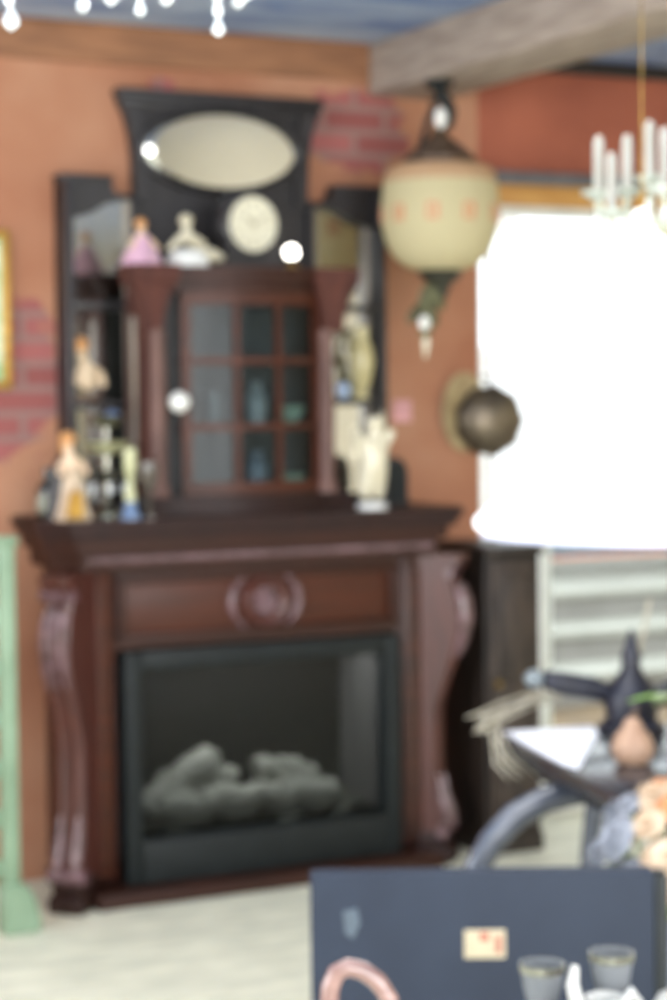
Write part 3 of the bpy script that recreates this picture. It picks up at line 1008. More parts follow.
# ------------------------------------------------------------------ right end of the mantel shelf
ch = thing('winged_figurine', 'cream porcelain winged cherub figurine at the right end of the mantel shelf', 'figurine', (0.437, -0.365, SH))
skin('body', [(0, 0, 0.11, (0.056, 0.046)), (0.006, 0, 0.155, (0.058, 0.044)), (0.010, 0, 0.195, (0.054, 0.042)), (0.012, -0.002, 0.225, 0.024), (0.014, -0.006, 0.258, 0.034),
              (-0.035, -0.006, 0.205, 0.020), (-0.06, -0.012, 0.235, 0.016), (0.045, -0.006, 0.205, 0.020), (0.068, -0.01, 0.25, 0.016),
              (-0.022, 0, 0.07, 0.034), (-0.028, -0.01, 0.025, 0.022), (0.016, 0, 0.07, 0.034), (0.014, -0.012, 0.025, 0.022)],
     [(0, 1), (1, 2), (2, 3), (3, 4), (2, 5), (5, 6), (2, 7), (7, 8), (0, 9), (9, 10), (0, 11), (11, 12)], porcelain, ch)
for s in (-1, 1):
    o = B().prism([(0.01 * s, 0.18), (0.03 * s, 0.25), (0.045 * s + 0.008, 0.31 if s > 0 else 0.27), (0.062 * s, 0.25), (0.056 * s, 0.18), (0.04 * s, 0.14)], 0.016, 0.028, bev=0.004).done('wing', porcelain, ch)
B().lathe([(0, 0), (0.05, 0), (0.05, 0.012), (0.04, 0.022), (0, 0.024)], 24).done('base', porc_white, ch)
b = B().ball((0.014, 0.002, 0.268), (0.028, 0.027, 0.022), seg=14)
b.done('curls', porcelain, ch)
dd = thing('domed_box', 'dark round-topped wooden box behind the winged cherub figurine', 'box', (0.575, -0.24, SH))
pp = [(-0.045, 0.0), (0.045, 0.0)] + [(0.045 * math.cos(a), 0.10 + 0.055 * math.sin(a)) for a in [PI * k / 12 for k in range(13)]]
B().prism(pp, -0.03, 0.03, bev=0.003).done('case', mat('charcoal_wood', (56, 52, 52), 0.5), dd)
B().prism([(x * 0.75, 0.012 + z * 0.85) for x, z in pp], -0.036, -0.029).done('front_panel', black_metal, dd)
cup('china_ball', 'pale blue china ball on the right wing shelf of the overmantel', 'ornament', (0.475, -0.095, 1.478),
    [(0, 0), (0.012, 0), (0.02, 0.008), (0.027, 0.03), (0.02, 0.05), (0.008, 0.056), (0, 0.057)], mat('blue_white_china', (196, 214, 236), 0.2, (160, 184, 222), 30, coat=0.6))
vs = thing('china_jug', 'cream china jug on the right wing shelf behind the pale blue ball', 'jug', (0.545, -0.085, 1.478))
B().lathe([(0, 0), (0.028, 0), (0.026, 0.012), (0.018, 0.02), (0.036, 0.06), (0.046, 0.12), (0.04, 0.17), (0.026, 0.20), (0.03, 0.235), (0.027, 0.235), (0.022, 0.2), (0, 0.19)], 26).done('body', mat('cream_green_china', (214, 204, 158), 0.3, (190, 178, 130), 16, coat=0.4), vs)
B().tube([(-0.03, 0, 0.21), (-0.052, 0, 0.2), (-0.06, 0, 0.16), (-0.043, 0, 0.11)], 0.006, 8).done('handle', porcelain, vs)

# ------------------------------------------------------------------ on the wall
tg = B().box(-0.034, 0.034, -0.002, 0, -0.036, 0.036).done('paper_tag', pink_paper, smooth=0)
tg.location = (0.745, -0.001, 1.436)
tag(tg, 'little pink paper tag stuck on the orange wall under the hanging lantern', 'tag')
pf = thing('framed_picture', 'narrow gilt framed picture cut off at the left edge of the view', 'picture', (-0.785, 0, 1.76), 0)
b = B()
for x0, x1, z0, z1 in ((-0.17, 0.17, 0.215, 0.24), (-0.17, 0.17, -0.24, -0.215), (-0.17, -0.145, -0.215, 0.215), (0.145, 0.17, -0.215, 0.215)):
    b.box(x0, x1, -0.03, -0.001, z0, z1, 0.006)
b.done('frame', gilt, pf)
B().box(-0.147, 0.147, -0.012, -0.004, -0.217, 0.217).done('canvas', mat('green_white_canvas', (226, 236, 222), 0.7, (110, 168, 110), 7), pf, smooth=0)

ply = thing('wall_plate', 'pale stoneware plate hung on the orange wall behind the pewter bowl', 'plate', (0.975, 0, 1.43))
Mp = rotX(PI / 2)
B().lathe([(0, 0.012), (0.07, 0.012), (0.105, 0.026), (0.112, 0.024), (0.09, 0.004), (0, 0.002)], 32, Mp @ Matrix.Diagonal((0.8, 1.2, 1, 1))).done('dish', stone_plate, ply)
pt = thing('pewter_bowl', 'dark pewter bowl hung against the door jamb in front of the bright glass', 'bowl', (1.055, -0.05, 1.40))
Mq = rotX(PI / 2) @ rotY(math.radians(-12))
B().lathe([(0, 0.05), (0.05, 0.048), (0.09, 0.035), (0.115, 0.012), (0.125, 0), (0.118, -0.003), (0.105, 0.006), (0.08, 0.026), (0, 0.038)], 9, Mq).done('bowl', pewter, pt, smooth=30)
B().tube([(0, 0.055, 0.15), (0, 0.03, 0.15), (0, 0.0, 0.14), (0, -0.006, 0.122)], 0.004, 8).done('hook', black_metal, pt)

# ------------------------------------------------------------------ hanging lantern
ln = thing('hanging_lantern', 'cream glass lantern with small red squares hung from the timber beam', 'lantern', (0.681, -0.38, 1.60))


def lz(z): return z - 1.60


b = B().lathe([(0, lz(2.474)), (0.045, lz(2.474)), (0.045, lz(2.46)), (0.02, lz(2.445)), (0.01, lz(2.43)), (0, lz(2.43))], 22)
b.tube([(0, 0, lz(2.45)), (0.02, 0, lz(2.42)), (0.035, 0, lz(2.38)), (0.03, 0, lz(2.34)), (0.0, 0, lz(2.32))], [0.012, 0.02, 0.026, 0.02, 0.012], 12)
b.tube([(0, 0, lz(2.44)), (-0.02, 0, lz(2.40)), (-0.045, 0, lz(2.34)), (-0.06, 0, lz(2.29)), (-0.07, 0, lz(2.25))], 0.010, 10)
b.done('bracket', black_metal, ln)
B().ball((-0.012, -0.03, lz(2.355)), (0.022, 0.018, 0.034), seg=14).done('finial_or_glint', porc_white, ln)  # white ball paints in a highlight on the black bracket
b = B().lathe([(0.10, lz(2.213)), (0.115, lz(2.218)), (0.115, lz(2.232)), (0.07, lz(2.27)), (0.03, lz(2.30)), (0.02, lz(2.33)), (0, lz(2.335))], 28)
b.done('gallery', mat('dull_gallery_metal', (110, 88, 70), 0.4, (80, 64, 52), 20, metal=0.4), ln)
shade_m = cloth_mat('cream_opal_glass', (210, 202, 166), 0.35)
peach_glass = cloth_mat('peach_opal_glass', (204, 170, 138), 0.35)
b = B().lathe([(0.180, lz(2.155)), (0.185, lz(2.10)), (0.186, lz(2.05)), (0.182, lz(2.01)), (0.171, lz(1.968)), (0.147, lz(1.925)), (0.11, lz(1.895)), (0.07, lz(1.882)), (0.05, lz(1.880))], 40)
shd = b.done('glass_shade', shade_m, ln, smooth=60)
B().lathe([(0.10, lz(2.215)), (0.145, lz(2.21)), (0.168, lz(2.196)), (0.176, lz(2.178)), (0.180, lz(2.155))], 40).done('shade_shoulder', peach_glass, shd, smooth=60)
red_sq = mat('red_motif', (206, 142, 108), 0.5, (200, 150, 116), 30)
for k in range(10):
    a = 2 * PI * k / 10 + 0.30
    Mk = rotZ(a) @ T(0.1855, 0, lz(2.055))
    b = B().box(-0.002, 0.003, -0.020, 0.020, -0.026, -0.016, 0, Mk).box(-0.002, 0.003, -0.020, 0.020, 0.014, 0.024, 0, Mk)
    b.box(-0.002, 0.003, -0.020, -0.010, -0.016, 0.014, 0, Mk).box(-0.002, 0.003, 0.006, 0.020, -0.016, 0.014, 0, Mk)
    b.done('motif', red_sq, shd, smooth=0)
b = B().lathe([(0.05, lz(1.885)), (0.07, lz(1.88)), (0.06, lz(1.855)), (0.035, lz(1.84)), (0.02, lz(1.80)), (0.012, lz(1.78)), (0, lz(1.775))], 24)
b.done('base_cup', mat('dark_bronze', (72, 72, 62), 0.4, (50, 50, 44), 20, metal=0.5), ln)
b = B()
for k, (dx, dz, a) in enumerate(((-0.06, 0.20, 0.4), (-0.04, 0.15, -0.3), (-0.09, 0.15, 0.8), (-0.02, 0.20, -0.5), (-0.06, 0.11, 0.1))):
    b.ball((dx, -0.01, dz), (0.022, 0.008, 0.05), M=rotY(a), seg=10)
b.tube([(0, 0, 0.2), (-0.04, 0, 0.17), (-0.065, 0, 0.12), (-0.06, 0, 0.075)], 0.007, 8)
b.done('leaf_spray', bronze, ln)
B().ball((-0.065, -0.01, 0.115), (0.02, 0.014, 0.026), seg=12).done('leaf_glint', porc_white, ln)  # white ball paints in a highlight on the bronze leaves
B().tube([(-0.062, -0.005, 0.10), (-0.058, -0.005, 0.05), (-0.06, -0.005, 0.005)], [0.008, 0.012, 0.004], 8).done('tassel', porcelain, ln)
lb = bpy.data.lights.new('lantern_bulb', 'POINT')
lb.energy = 0.35
lb.color = (1, 0.86, 0.62)
lb.shadow_soft_size = 0.04
lbo = bpy.data.objects.new('lantern_bulb', lb)
lbo.parent = ln
lbo.location = (0, 0, lz(2.04))
COL.objects.link(lbo)

# ------------------------------------------------------------------ dark cupboard between mantel and glazed door
cp = thing('cupboard', 'tall dark oak cupboard standing between the mantel and the glazed door', 'cupboard', (0.925, -0.245, 0))
b = B().box(-0.105, 0.105, -0.16, 0.2, 0.06, 0.97, 0.006)
b.done('carcass', dark_wood, cp)
B().box(-0.112, 0.112, -0.18, 0.205, 0.97, 1.0, 0.008).done('top', dark_wood, cp)
B().box(-0.11, 0.11, -0.17, 0.205, 0, 0.065, 0.006).done('plinth', dark_wood, cp)
b = B().box(-0.09, 0.09, -0.178, -0.16, 0.09, 0.95, 0.004)
for z0, z1 in ((0.14, 0.49), (0.57, 0.91)):
    b.box(-0.06, 0.06, -0.186, -0.176, z0, z1, 0.008)
dcp = b.done('door', mat('worn_brown_oak', (66, 54, 47), 0.5, (38, 30, 26), 7, (4, 4, 1)), cp)
B().ball((-0.075, -0.192, 0.56), 0.014, seg=12).done('knob', brass, dcp)

# ------------------------------------------------------------------ green stand at the left
gs = thing('green_stand', 'sage green painted wooden stand left of the mantel with a curved foot', 'stand', (-0.895, -0.56, 0))
for x in (0.08, -0.36):
    b = B().box(x - 0.024, x + 0.024, -0.022, 0.022, 0.04, 1.10, 0.006)
    b.done('post', green_paint, gs)
    B().box(x - 0.034, x + 0.032, -0.032, 0.032, 1.085, 1.11, 0.006).done('post_cap', green_paint, gs)
for x, s in ((0.08, 1), (-0.36, -1)):
    b = B().prism([(x - s * 0.03, 0), (x + s * 0.075, 0), (x + s * 0.08, 0.03), (x + s * 0.065, 0.09), (x + s * 0.05, 0.125), (x + s * 0.026, 0.145), (x - s * 0.03, 0.145)], -0.036, 0.036, bev=0.005)
    b.done('foot', green_paint, gs)
for i in range(7):
    z = 0.16 + i * 0.14
    B().box(-0.335, 0.055, -0.014, 0.014, z, z + 0.05, 0.005).done('rung', green_paint, gs)

# ------------------------------------------------------------------ black lacquer table with its clutter
e1 = Vector((-0.22, -0.975, 0)).normalized()
e2 = Vector((0.975, -0.22, 0)).normalized()
Lc = Vector((-0.215, -2.15, 0))
LEN, WID, TZ = 0.78, 0.62, 0.745
ctr = Lc + e1 * LEN / 2 + e2 * WID / 2
rz = math.atan2(e2.y, e2.x)
tb = thing('pedestal_table', 'black lacquer table with sweeping curved legs and a white napkin on top', 'table', (ctr.x, ctr.y, 0), rz)
B().box(-WID / 2, WID / 2, -LEN / 2, LEN / 2, TZ - 0.035, TZ, 0.006).done('table_top', black_lacquer, tb)
B().box(-WID / 2 + 0.05, WID / 2 - 0.05, -LEN / 2 + 0.05, LEN / 2 - 0.05, TZ - 0.075, TZ - 0.035).done('apron', black_lacquer, tb)
leg_grey = mat('sheen_black_leg', (84, 90, 104), 0.25, (62, 67, 78), 8, coat=0.6)  # blue-grey colour holds a sheen painted onto the black legs
for k, (ang, x0, y0) in enumerate(((PI, -0.22, 0.0), (0, 0.22, 0.0), (PI / 2, 0.0, 0.3), (-PI / 2, 0.0, -0.3))):
    d = Vector((math.cos(ang), math.sin(ang), 0))
    base = Vector((x0, y0, 0))
    pts = [base + d * r + Vector((0, 0, z)) for r, z in ((-0.06, 0.685), (0.03, 0.684), (0.10, 0.672), (0.165, 0.642), (0.215, 0.595), (0.255, 0.53), (0.29, 0.42), (0.315, 0.27), (0.335, 0.11), (0.36, 0.018))]
    B().tube(pts, [0.026, 0.028, 0.029, 0.029, 0.028, 0.027, 0.025, 0.022, 0.019, 0.018], 12, flat=0.8).done('leg', leg_grey, tb)

on = thing('metal_ornament', 'black metal ornament with a pointed spire and long side arm on the lacquer table', 'ornament', (0.06, -2.295, TZ))
B().lathe([(0, 0), (0.075, 0), (0.075, 0.012), (0.055, 0.03), (0.062, 0.07), (0.05, 0.10), (0.026, 0.13), (0.02, 0.15), (0.024, 0.165), (0.014, 0.19), (0.004, 0.225), (0, 0.226)], 20).done('body', dark_orn, on)
b = B().tube([(-0.03, 0.02, 0.075), (-0.075, 0.035, 0.095), (-0.14, 0.055, 0.108), (-0.185, 0.065, 0.12)], [0.02, 0.026, 0.026, 0.02], 10)
b.done('arm', dark_orn, on)
B().ball((-0.205, 0.07, 0.122), (0.025, 0.02, 0.02), seg=12).done('arm_knob', mat('grey_metal', (120, 130, 136), 0.4), on)
b = B().tube([(0.03, 0.0, 0.06), (0.09, -0.03, 0.085), (0.14, -0.05, 0.105)], [0.022, 0.026, 0.018], 10)
b.done('arm', dark_orn, on)

ds = thing('dried_stems', 'bundle of pale dried stems lying over the corner of the lacquer table', 'dried flowers', (-0.145, -2.235, TZ))
O_ = Vector((-0.145, -2.235, TZ))
PA, PB, PC = Vector((-0.035, -2.165, 0.822)) - O_, Vector((-0.255, -2.20, 0.772)) - O_, Vector((-0.262, -2.36, 0.70)) - O_


def jit(v): return v + Vector((random.uniform(-1, 1), random.uniform(-1, 1), random.uniform(-1, 1))) * 0.022


for k in range(9):
    p, q = jit(PA), jit(PB)
    B().tube([p, p.lerp(q, 0.35) + Vector((0, 0, 0.008)), p.lerp(q, 0.7) + Vector((0, 0, 0.008)), q, q + (q - p) * 0.12], [0.002, 0.0022, 0.003, 0.0035, 0.0015], 6).done('stem', straw, ds)
for k in range(5):
    p, q = jit(PB + Vector((0.03, 0, 0.01))), jit(PC + Vector((random.uniform(-0.03, 0.02), 0, 0)))
    B().tube([p, p.lerp(q, 0.3) + Vector((-0.02, 0, 0.004)), p.lerp(q, 0.7) + Vector((-0.025, 0, 0)), q], [0.002, 0.0028, 0.0028, 0.0015], 6).done('stem', straw, ds)
B().tube([Vector((0.02, -2.31, TZ + 0.003)) - O_, Vector((0.075, -2.30, 0.90)) - O_, Vector((0.12, -2.28, 1.03)) - O_], [0.005, 0.005, 0.004], 8).done('stem', straw, ds)

nk = thing('napkin', 'folded white napkin lying on the black lacquer table', 'napkin', (0, 0, TZ))
NP = [(-0.195, -2.175), (0.02, -2.205), (-0.03, -2.30), (-0.295, -2.62), (-0.29, -2.55)]
nap_m = mat('white_linen', (240, 242, 250), 0.8, (230, 233, 244), 30)
for lift, f in ((0.001, 1.0), (0.0035, 0.93)):
    cx_ = sum(p[0] for p in NP) / 5
    cy_ = sum(p[1] for p in NP) / 5
    t = bmesh.new()
    lo = [t.verts.new((cx_ + (x - cx_) * f, cy_ + (y - cy_) * f, lift)) for x, y in NP]
    hi = [t.verts.new((cx_ + (x - cx_) * f, cy_ + (y - cy_) * f, lift + 0.0025)) for x, y in NP]
    t.faces.new(lo)
    t.faces.new(hi[::-1])
    for i in range(5):
        t.faces.new((lo[i], lo[(i + 1) % 5], hi[(i + 1) % 5], hi[i]))
    bmesh.ops.recalc_face_normals(t, faces=t.faces[:])
    b = B()
    b._merge(t)
    b.done('fold', nap_m, nk, smooth=0)
gd = thing('gourd', 'tan dried gourd on the lacquer table in front of the black ornament', 'gourd', (-0.165, -2.62, TZ))
B().lathe([(0, 0), (0.03, 0.002), (0.040, 0.015), (0.044, 0.034), (0.036, 0.056), (0.022, 0.072), (0.018, 0.082), (0.012, 0.092), (0, 0.094)], 24).done('body', gourd_m, gd)
B().tube([(0, 0, 0.09), (0.004, 0, 0.102), (0.012, 0, 0.110)], [0.006, 0.005, 0.004], 8).done('stalk', hair_brown, gd)

pp_ = thing('potted_plant', 'leafy green plant with a white bloom in a pale pot on the lacquer table', 'plant', (0.045, -2.58, TZ))
B().lathe([(0, 0), (0.045, 0), (0.06, 0.08), (0.064, 0.08), (0.064, 0.095), (0.056, 0.095), (0.052, 0.08), (0, 0.07)], 26).done('pot', mat('sage_pot', (170, 184, 142), 0.5), pp_)


def leaf(parent, p, az, el, l, wdt, mt):
    d = Vector((math.cos(az) * math.cos(el), math.sin(az) * math.cos(el), math.sin(el)))
    s = Vector((-math.sin(az), math.cos(az), 0))
    rows = []
    for i in range(7):
        t = i / 6
        wv = wdt * math.sin(PI * min(1, t * 0.95 + 0.03)) ** 0.8
        c = Vector(p) + d * l * t + Vector((0, 0, -0.35 * l * t * t))
        rows.append([c - s * wv + Vector((0, 0, 0.2 * wv)), c, c + s * wv + Vector((0, 0, 0.2 * wv))])
    return B().sheet(rows).done('leaf', mt, parent, smooth=60, solid=0.0015)


for k in range(16):
    leaf(pp_, (0, 0, 0.085 + 0.004 * (k % 4)), k * 2.4, 0.35 + 0.06 * (k % 7), 0.10 + 0.02 * (k % 5), 0.022, sage_leaf if k % 3 else leaf_m)
st_p = [(0, 0, 0.08), (-0.005, 0, 0.14), (-0.02, 0.0, 0.20)]
B().tube(st_p, 0.003, 6).done('flower_stalk', leaf_m, pp_)
leaf(pp_, (-0.015, 0, 0.195), PI * 0.9, 0.5, 0.06, 0.02, leaf_m)
leaf(pp_, (-0.015, 0, 0.19), 0.3, 0.5, 0.06, 0.02, leaf_m)
b = B()
for k in range(6):
    a = 2 * PI * k / 6
    b.ball((-0.012 + 0.018 * math.cos(a), -0.012, 0.165 + 0.018 * math.sin(a)), (0.016, 0.008, 0.012), M=rotY(-a), seg=10)
b.done('bloom', porc_white, pp_)

# fabric flowers in a tall floor vase, in front of the table
fv = thing('floor_vase', 'tall grey floor vase filled with cream and peach fabric flowers', 'vase', (-0.335, -2.985, 0))
B().lathe([(0, 0), (0.07, 0), (0.075, 0.01), (0.085, 0.20), (0.08, 0.40), (0.06, 0.50), (0.07, 0.55), (0.066, 0.55), (0.055, 0.5), (0, 0.48)], 28).done('body', mat('grey_glaze', (120, 128, 140), 0.35, coat=0.4), fv)


def fabric_flower(c, r, mt, tilt):
    b = B()
    M0 = T(*c) @ Matrix.Rotation(tilt[0], 4, 'X') @ Matrix.Rotation(tilt[1], 4, 'Y')
    for ring, (n, rr, ht, op) in enumerate(((5, 0.42, 0.55, 0.35), (7, 0.72, 0.40, 0.8), (8, 1.0, 0.18, 1.25))):
        for k in range(n):
            a = 2 * PI * k / n + ring * 0.4
            rows = []
            for i in range(5):
                t = i / 4
                rad = r * rr * t
                z = r * (ht * t + 0.1) - r * 0.25 * op * t * t
                wv = r * rr * 0.62 * math.sin(PI * (0.15 + 0.7 * t))
                rows.append([M0 @ Vector((rad * math.cos(a) - j * wv * math.sin(a), rad * math.sin(a) + j * wv * math.cos(a), z + 0.06 * r * math.cos(j * 5 + i))) for j in (-1, -0.4, 0.4, 1)])
            b.sheet(rows)
    return b.done('flower_head', mt, fv, smooth=60, solid=0.0015)


apricot = mat('apricot_fabric', (214, 140, 88), 0.85, (190, 112, 66), 30)
for k in range(30):
    a = 2.399 * k
    el = math.radians(86 - 3.9 * k)
    c = Vector((0.125 * math.cos(a) * math.cos(el), 0.12 * math.sin(a) * math.cos(el), 0.655 + 0.115 * math.sin(el)))
    lat = c.dot(R0)
    mt_ = bluegrey_f if lat < -0.075 and k > 8 else ((cream_f, apricot, cream_f, peach)[k % 4] if c.z < 0.735 else (cream_f, peach)[k % 2])
    fabric_flower(c, 0.032 + 0.006 * (k % 3), mt_, (-math.sin(a) * 1.1 * math.cos(el), math.cos(a) * 1.1 * math.cos(el)))
    B().tube([(0.01 * math.cos(k), 0.01 * math.sin(k), 0.47), (c.x * 0.5, c.y * 0.5, 0.57), c], 0.003, 6).done('flower_stem', sage_leaf, fv)

# ------------------------------------------------------------------ slate panel in the foreground
sd = Vector((0.894, -0.448, 0)).normalized()
pa = Vector((-1.092, -3.05, 0))
sp = thing('slate_panel', 'slate blue painted wooden screen panel with a small paper price tag', 'screen', (pa.x, pa.y, 0), math.atan2(sd.y, sd.x))
PW, PH = 0.552, 0.718
B().box(0, PW, 0, 0.05, 0.04, PH, 0.004).done('board', slate, sp)
for x in (0.0, PW - 0.05):
    B().box(x, x + 0.05, -0.10, 0.15, 0, 0.045, 0.005).done('foot', slate, sp)
B().box(PW, PW + 0.022, 0.0, 0.05, 0.0, PH - 0.005, 0.003).done('edge_post', black_metal, sp)
pt_ = B().box(0.246, 0.312, -0.002, 0.0, 0.582, 0.628).done('price_tag', paper, sp, smooth=0)
b = B().box(0.270, 0.286, -0.0032, -0.0018, 0.610, 0.624)
b.box(0.296, 0.306, -0.0032, -0.0018, 0.590, 0.618)
b.done('tag_print', red_ink, pt_, smooth=0)
B().prism([(0.052, 0.66), (0.075, 0.665), (0.08, 0.64), (0.068, 0.615), (0.055, 0.625)], -0.0015, 0.0).done('scuff', mat('scuff_grey', (92, 104, 116), 0.8), sp, smooth=0)

# ------------------------------------------------------------------ near table with glass and china (only their tops are in view)
nd = Vector((0.894, -0.448, 0)).normalized()
ft = thing('near_table', 'plain dark side table below the lower edge of the view carrying goblets and china', 'table', (-1.14, -4.06, 0), math.atan2(nd.y, nd.x))
NT = 0.682
B().box(-0.16, 0.20, -0.25, 0.19, NT - 0.03, NT, 0.004).done('table_top', dark_wood, ft)
for x in (-0.13, 0.17):
    for y in (-0.22, 0.16):
        B().box(x - 0.018, x + 0.018, y - 0.018, y + 0.018, 0, NT - 0.03, 0.003).done('leg', dark_wood, ft)


def goblet(loc, label):
    g = thing('goblet', label, 'goblet', loc, 0, 'glass goblets on the near table')
    B().lathe([(0, 0), (0.03, 0), (0.028, 0.004), (0.006, 0.010), (0.005, 0.05), (0.010, 0.058)], 26).done('stem', goblet_m, g)
    B().lathe([(0.010, 0.058), (0.017, 0.07), (0.021, 0.09), (0.025, 0.118), (0.0265, 0.119), (0.0262, 0.117), (0.0225, 0.09), (0.018, 0.072), (0, 0.062)], 26).done('bowl', goblet_m, g)
    B().lathe([(0.0255, 0.110), (0.0272, 0.111), (0.0275, 0.120), (0.0258, 0.120)], 26).done('rim_band', silver, g)
    return g


g0 = goblet((-1.193, -3.895, NT), 'cut glass goblet before the slate panel, left of the white china spout')
dup(g0, (-1.117, -3.93, NT + 0.012), 'cut glass goblet before the slate panel, between the china spout and red-patterned bowl')
B_ = B().lathe([(0, 0), (0.04, 0), (0.04, 0.012), (0, 0.012)], 24).done('coaster', dark_wood)
B_.location = (-1.117, -3.93, NT)
tag(B_, 'dark round wooden coaster under the right glass goblet', 'coaster')
soft_china = mat('soft_white_china', (196, 196, 192), 0.3, (184, 184, 180), 12, coat=0.3)
jg = thing('milk_jug', 'white china jug with a tall pointed spout in front of the goblets', 'jug', (-1.165, -3.985, NT))
B().lathe([(0, 0), (0.022, 0), (0.03, 0.02), (0.028, 0.045), (0.02, 0.06), (0.021, 0.072), (0.019, 0.072), (0.017, 0.06), (0, 0.05)], 24).done('body', soft_china, jg)
B().tube([(-0.018, 0.0, 0.045), (-0.03, 0.005, 0.065), (-0.035, 0.008, 0.085), (-0.03, 0.01, 0.10)], [0.008, 0.008, 0.007, 0.004], 10).done('spout', soft_china, jg)
B().tube([(0.02, 0, 0.06), (0.035, 0.0, 0.072), (0.046, 0.0, 0.06), (0.04, 0, 0.04), (0.026, 0, 0.03)], 0.005, 8).done('handle', soft_china, jg)
bw = thing('patterned_bowl', 'white china bowl with an orange red rim pattern beside the milk jug', 'bowl', (-1.065, -4.01, NT))
B().lathe([(0, 0), (0.022, 0), (0.024, 0.012), (0.036, 0.04), (0.042, 0.072), (0.040, 0.072), (0.034, 0.042), (0, 0.02)], 28).done('body', soft_china, bw)
B().lathe([(0.0405, 0.05), (0.0415, 0.051), (0.0432, 0.066), (0.0425, 0.067)], 28).done('rim_pattern', mat('orange_red_glaze', (206, 92, 66), 0.3, (228, 180, 160), 60), bw)
B().lathe([(0.041, 0.072), (0.034, 0.084), (0.012, 0.092), (0.008, 0.098), (0.008, 0.104), (0.013, 0.112), (0, 0.116)], 24).done('lid', soft_china, bw)

jg.scale = (1.1, 1.1, 1.38)
bw.scale = (1.0, 1.0, 1.1)
# walking stick leaning on the near table
wk = thing('walking_stick', 'walking stick with a curved pinkish wood crook before the slate panel', 'walking stick', (-1.36, -4.03, 0))
top = Vector((-1.448, -3.982, 0.815)) - Vector((-1.36, -4.03, 0))
pts = [Vector((0.0, 0.0, 0.0)), top * 0.35, top * 0.7]
dx = Vector((0.894, -0.448, 0))
arcp = [(0.0, 0.0), (-0.012, 0.018), (-0.028, 0.030), (-0.044, 0.034), (-0.057, 0.028), (-0.064, 0.012), (-0.066, -0.012), (-0.066, -0.03)]
pts += [top + dx * a + Vector((0, 0, c)) for a, c in arcp]
B().tube(pts, [0.008, 0.010, 0.010] + [0.0105] * 7 + [0.010], 12).done('shaft', cane_m, wk)
B().lathe([(0, -0.0), (0.010, 0.0), (0.011, 0.03), (0.009, 0.032)], 14).done('ferrule', black_metal, wk)

ss = thing('stick_stand', 'slim black metal stand holding the walking stick with the crook', 'stand', (-1.36, -4.03, 0))
wk.location.z = 0.006
B().lathe([(0, 0), (0.058, 0), (0.058, 0.005), (0.048, 0.006), (0, 0.006)], 24).done('base', black_metal, ss)
B().lathe([(0.046, 0.005), (0.047, 0.30), (0.058, 0.335), (0.060, 0.335), (0.050, 0.30), (0.048, 0.005)], 24).done('tube', black_metal, ss)

# ------------------------------------------------------------------ big white lampshade hanging before the window
ls = thing('pendant_lamp', 'large glowing white lampshade hanging in front of the glazed door', 'lamp', (-0.715, -3.43, 0))
lamp_white = cloth_mat('white_silk_shade', (250, 250, 252), 0.5)
prof = [(0.012, 1.728), (0.03, 1.718), (0.06, 1.69), (0.10, 1.648), (0.132, 1.61), (0.150, 1.56), (0.160, 1.50), (0.168, 1.45), (0.178, 1.40), (0.192, 1.362), (0.210, 1.334), (0.232, 1.315), (0.248, 1.303), (0.254, 1.294), (0.252, 1.284), (0.242, 1.277)]
B().lathe(prof, 56).done('shade', lamp_white, ls, smooth=60)
B().lathe([(0.241, 1.279), (0.245, 1.277), (0.242, 1.270), (0.238, 1.274)], 56).done('rim', mat('pale_lilac_trim', (206, 210, 236), 0.7), ls)
B().ball((0, 0, 1.742), 0.017, seg=16).done('finial_or_glint', porc_white, ls)
B().tube([(0, 0, 1.755), (0, 0, 2.2), (0, 0, 2.63)], 0.0012, 6).done('cord', brass, ls)
B().lathe([(0, 2.644), (0.05, 2.644), (0.05, 2.63), (0.02, 2.615), (0, 2.61)], 24).done('ceiling_rose', white_paint, ls)
B().lathe([(0.0, 1.72), (0.02, 1.715), (0.02, 1.65), (0.0, 1.645)], 16).done('bulb_holder', brass, ls)
B().ball((0, 0, 1.60), (0.035, 0.035, 0.05), seg=16).done('bulb', mat('lit_bulb', (255, 250, 244), 0.4, emit=30.0), ls)
pl_ = bpy.data.lights.new('pendant_light', 'POINT')
pl_.energy = 6
pl_.shadow_soft_size = 0.08
pl_.color = (1, 0.98, 0.96)
plo = bpy.data.objects.new('pendant_light', pl_)
plo.parent = ls
plo.location = (0, 0, 1.46)
COL.objects.link(plo)

# ------------------------------------------------------------------ white candle chandelier (upper right)
CXY = Vector((-0.70, -2.86, 0)) + Vector((0.0, 0.0, 0))
F0 = Vector((math.sin(yaw), math.cos(yaw), 0))
R0 = Vector((math.cos(yaw), -math.sin(yaw), 0))
cc = Vector((-2.47, -5.9, 0)) + F0 * 3.6 + R0 * (378 / 2000 * 3.6)
cz = 1.74
chd = thing('candle_chandelier', 'white candle chandelier with clear arms hanging at the upper right', 'chandelier', (cc.x, cc.y, 0))
B().lathe([(0, cz - 0.10), (0.02, cz - 0.09), (0.045, cz - 0.05), (0.03, cz - 0.01), (0.025, cz + 0.04), (0.05, cz + 0.08), (0.03, cz + 0.14), (0.016, cz + 0.2), (0, cz + 0.21)], 24).done('centre_column', crystal, chd)
B().tube([(0, 0, cz + 0.2), (0, 0, 2.63)], 0.006, 8).done('chain', white_paint, chd)
B().lathe([(0, 2.644), (0.055, 2.644), (0.05, 2.625), (0.015, 2.605), (0, 2.6)], 24).done('ceiling_rose', white_paint, chd)
chan_candle = mat('ivory_candle_sleeve', (150, 148, 142), 0.5, (136, 134, 126), 10)
chan_crystal = mat('dull_crystal', (190, 196, 190), 0.1, (150, 156, 144), 50, coat=0.8)
arm_m = mat('pale_glass_arm', (176, 180, 160), 0.15, (140, 140, 116), 30, coat=0.8)
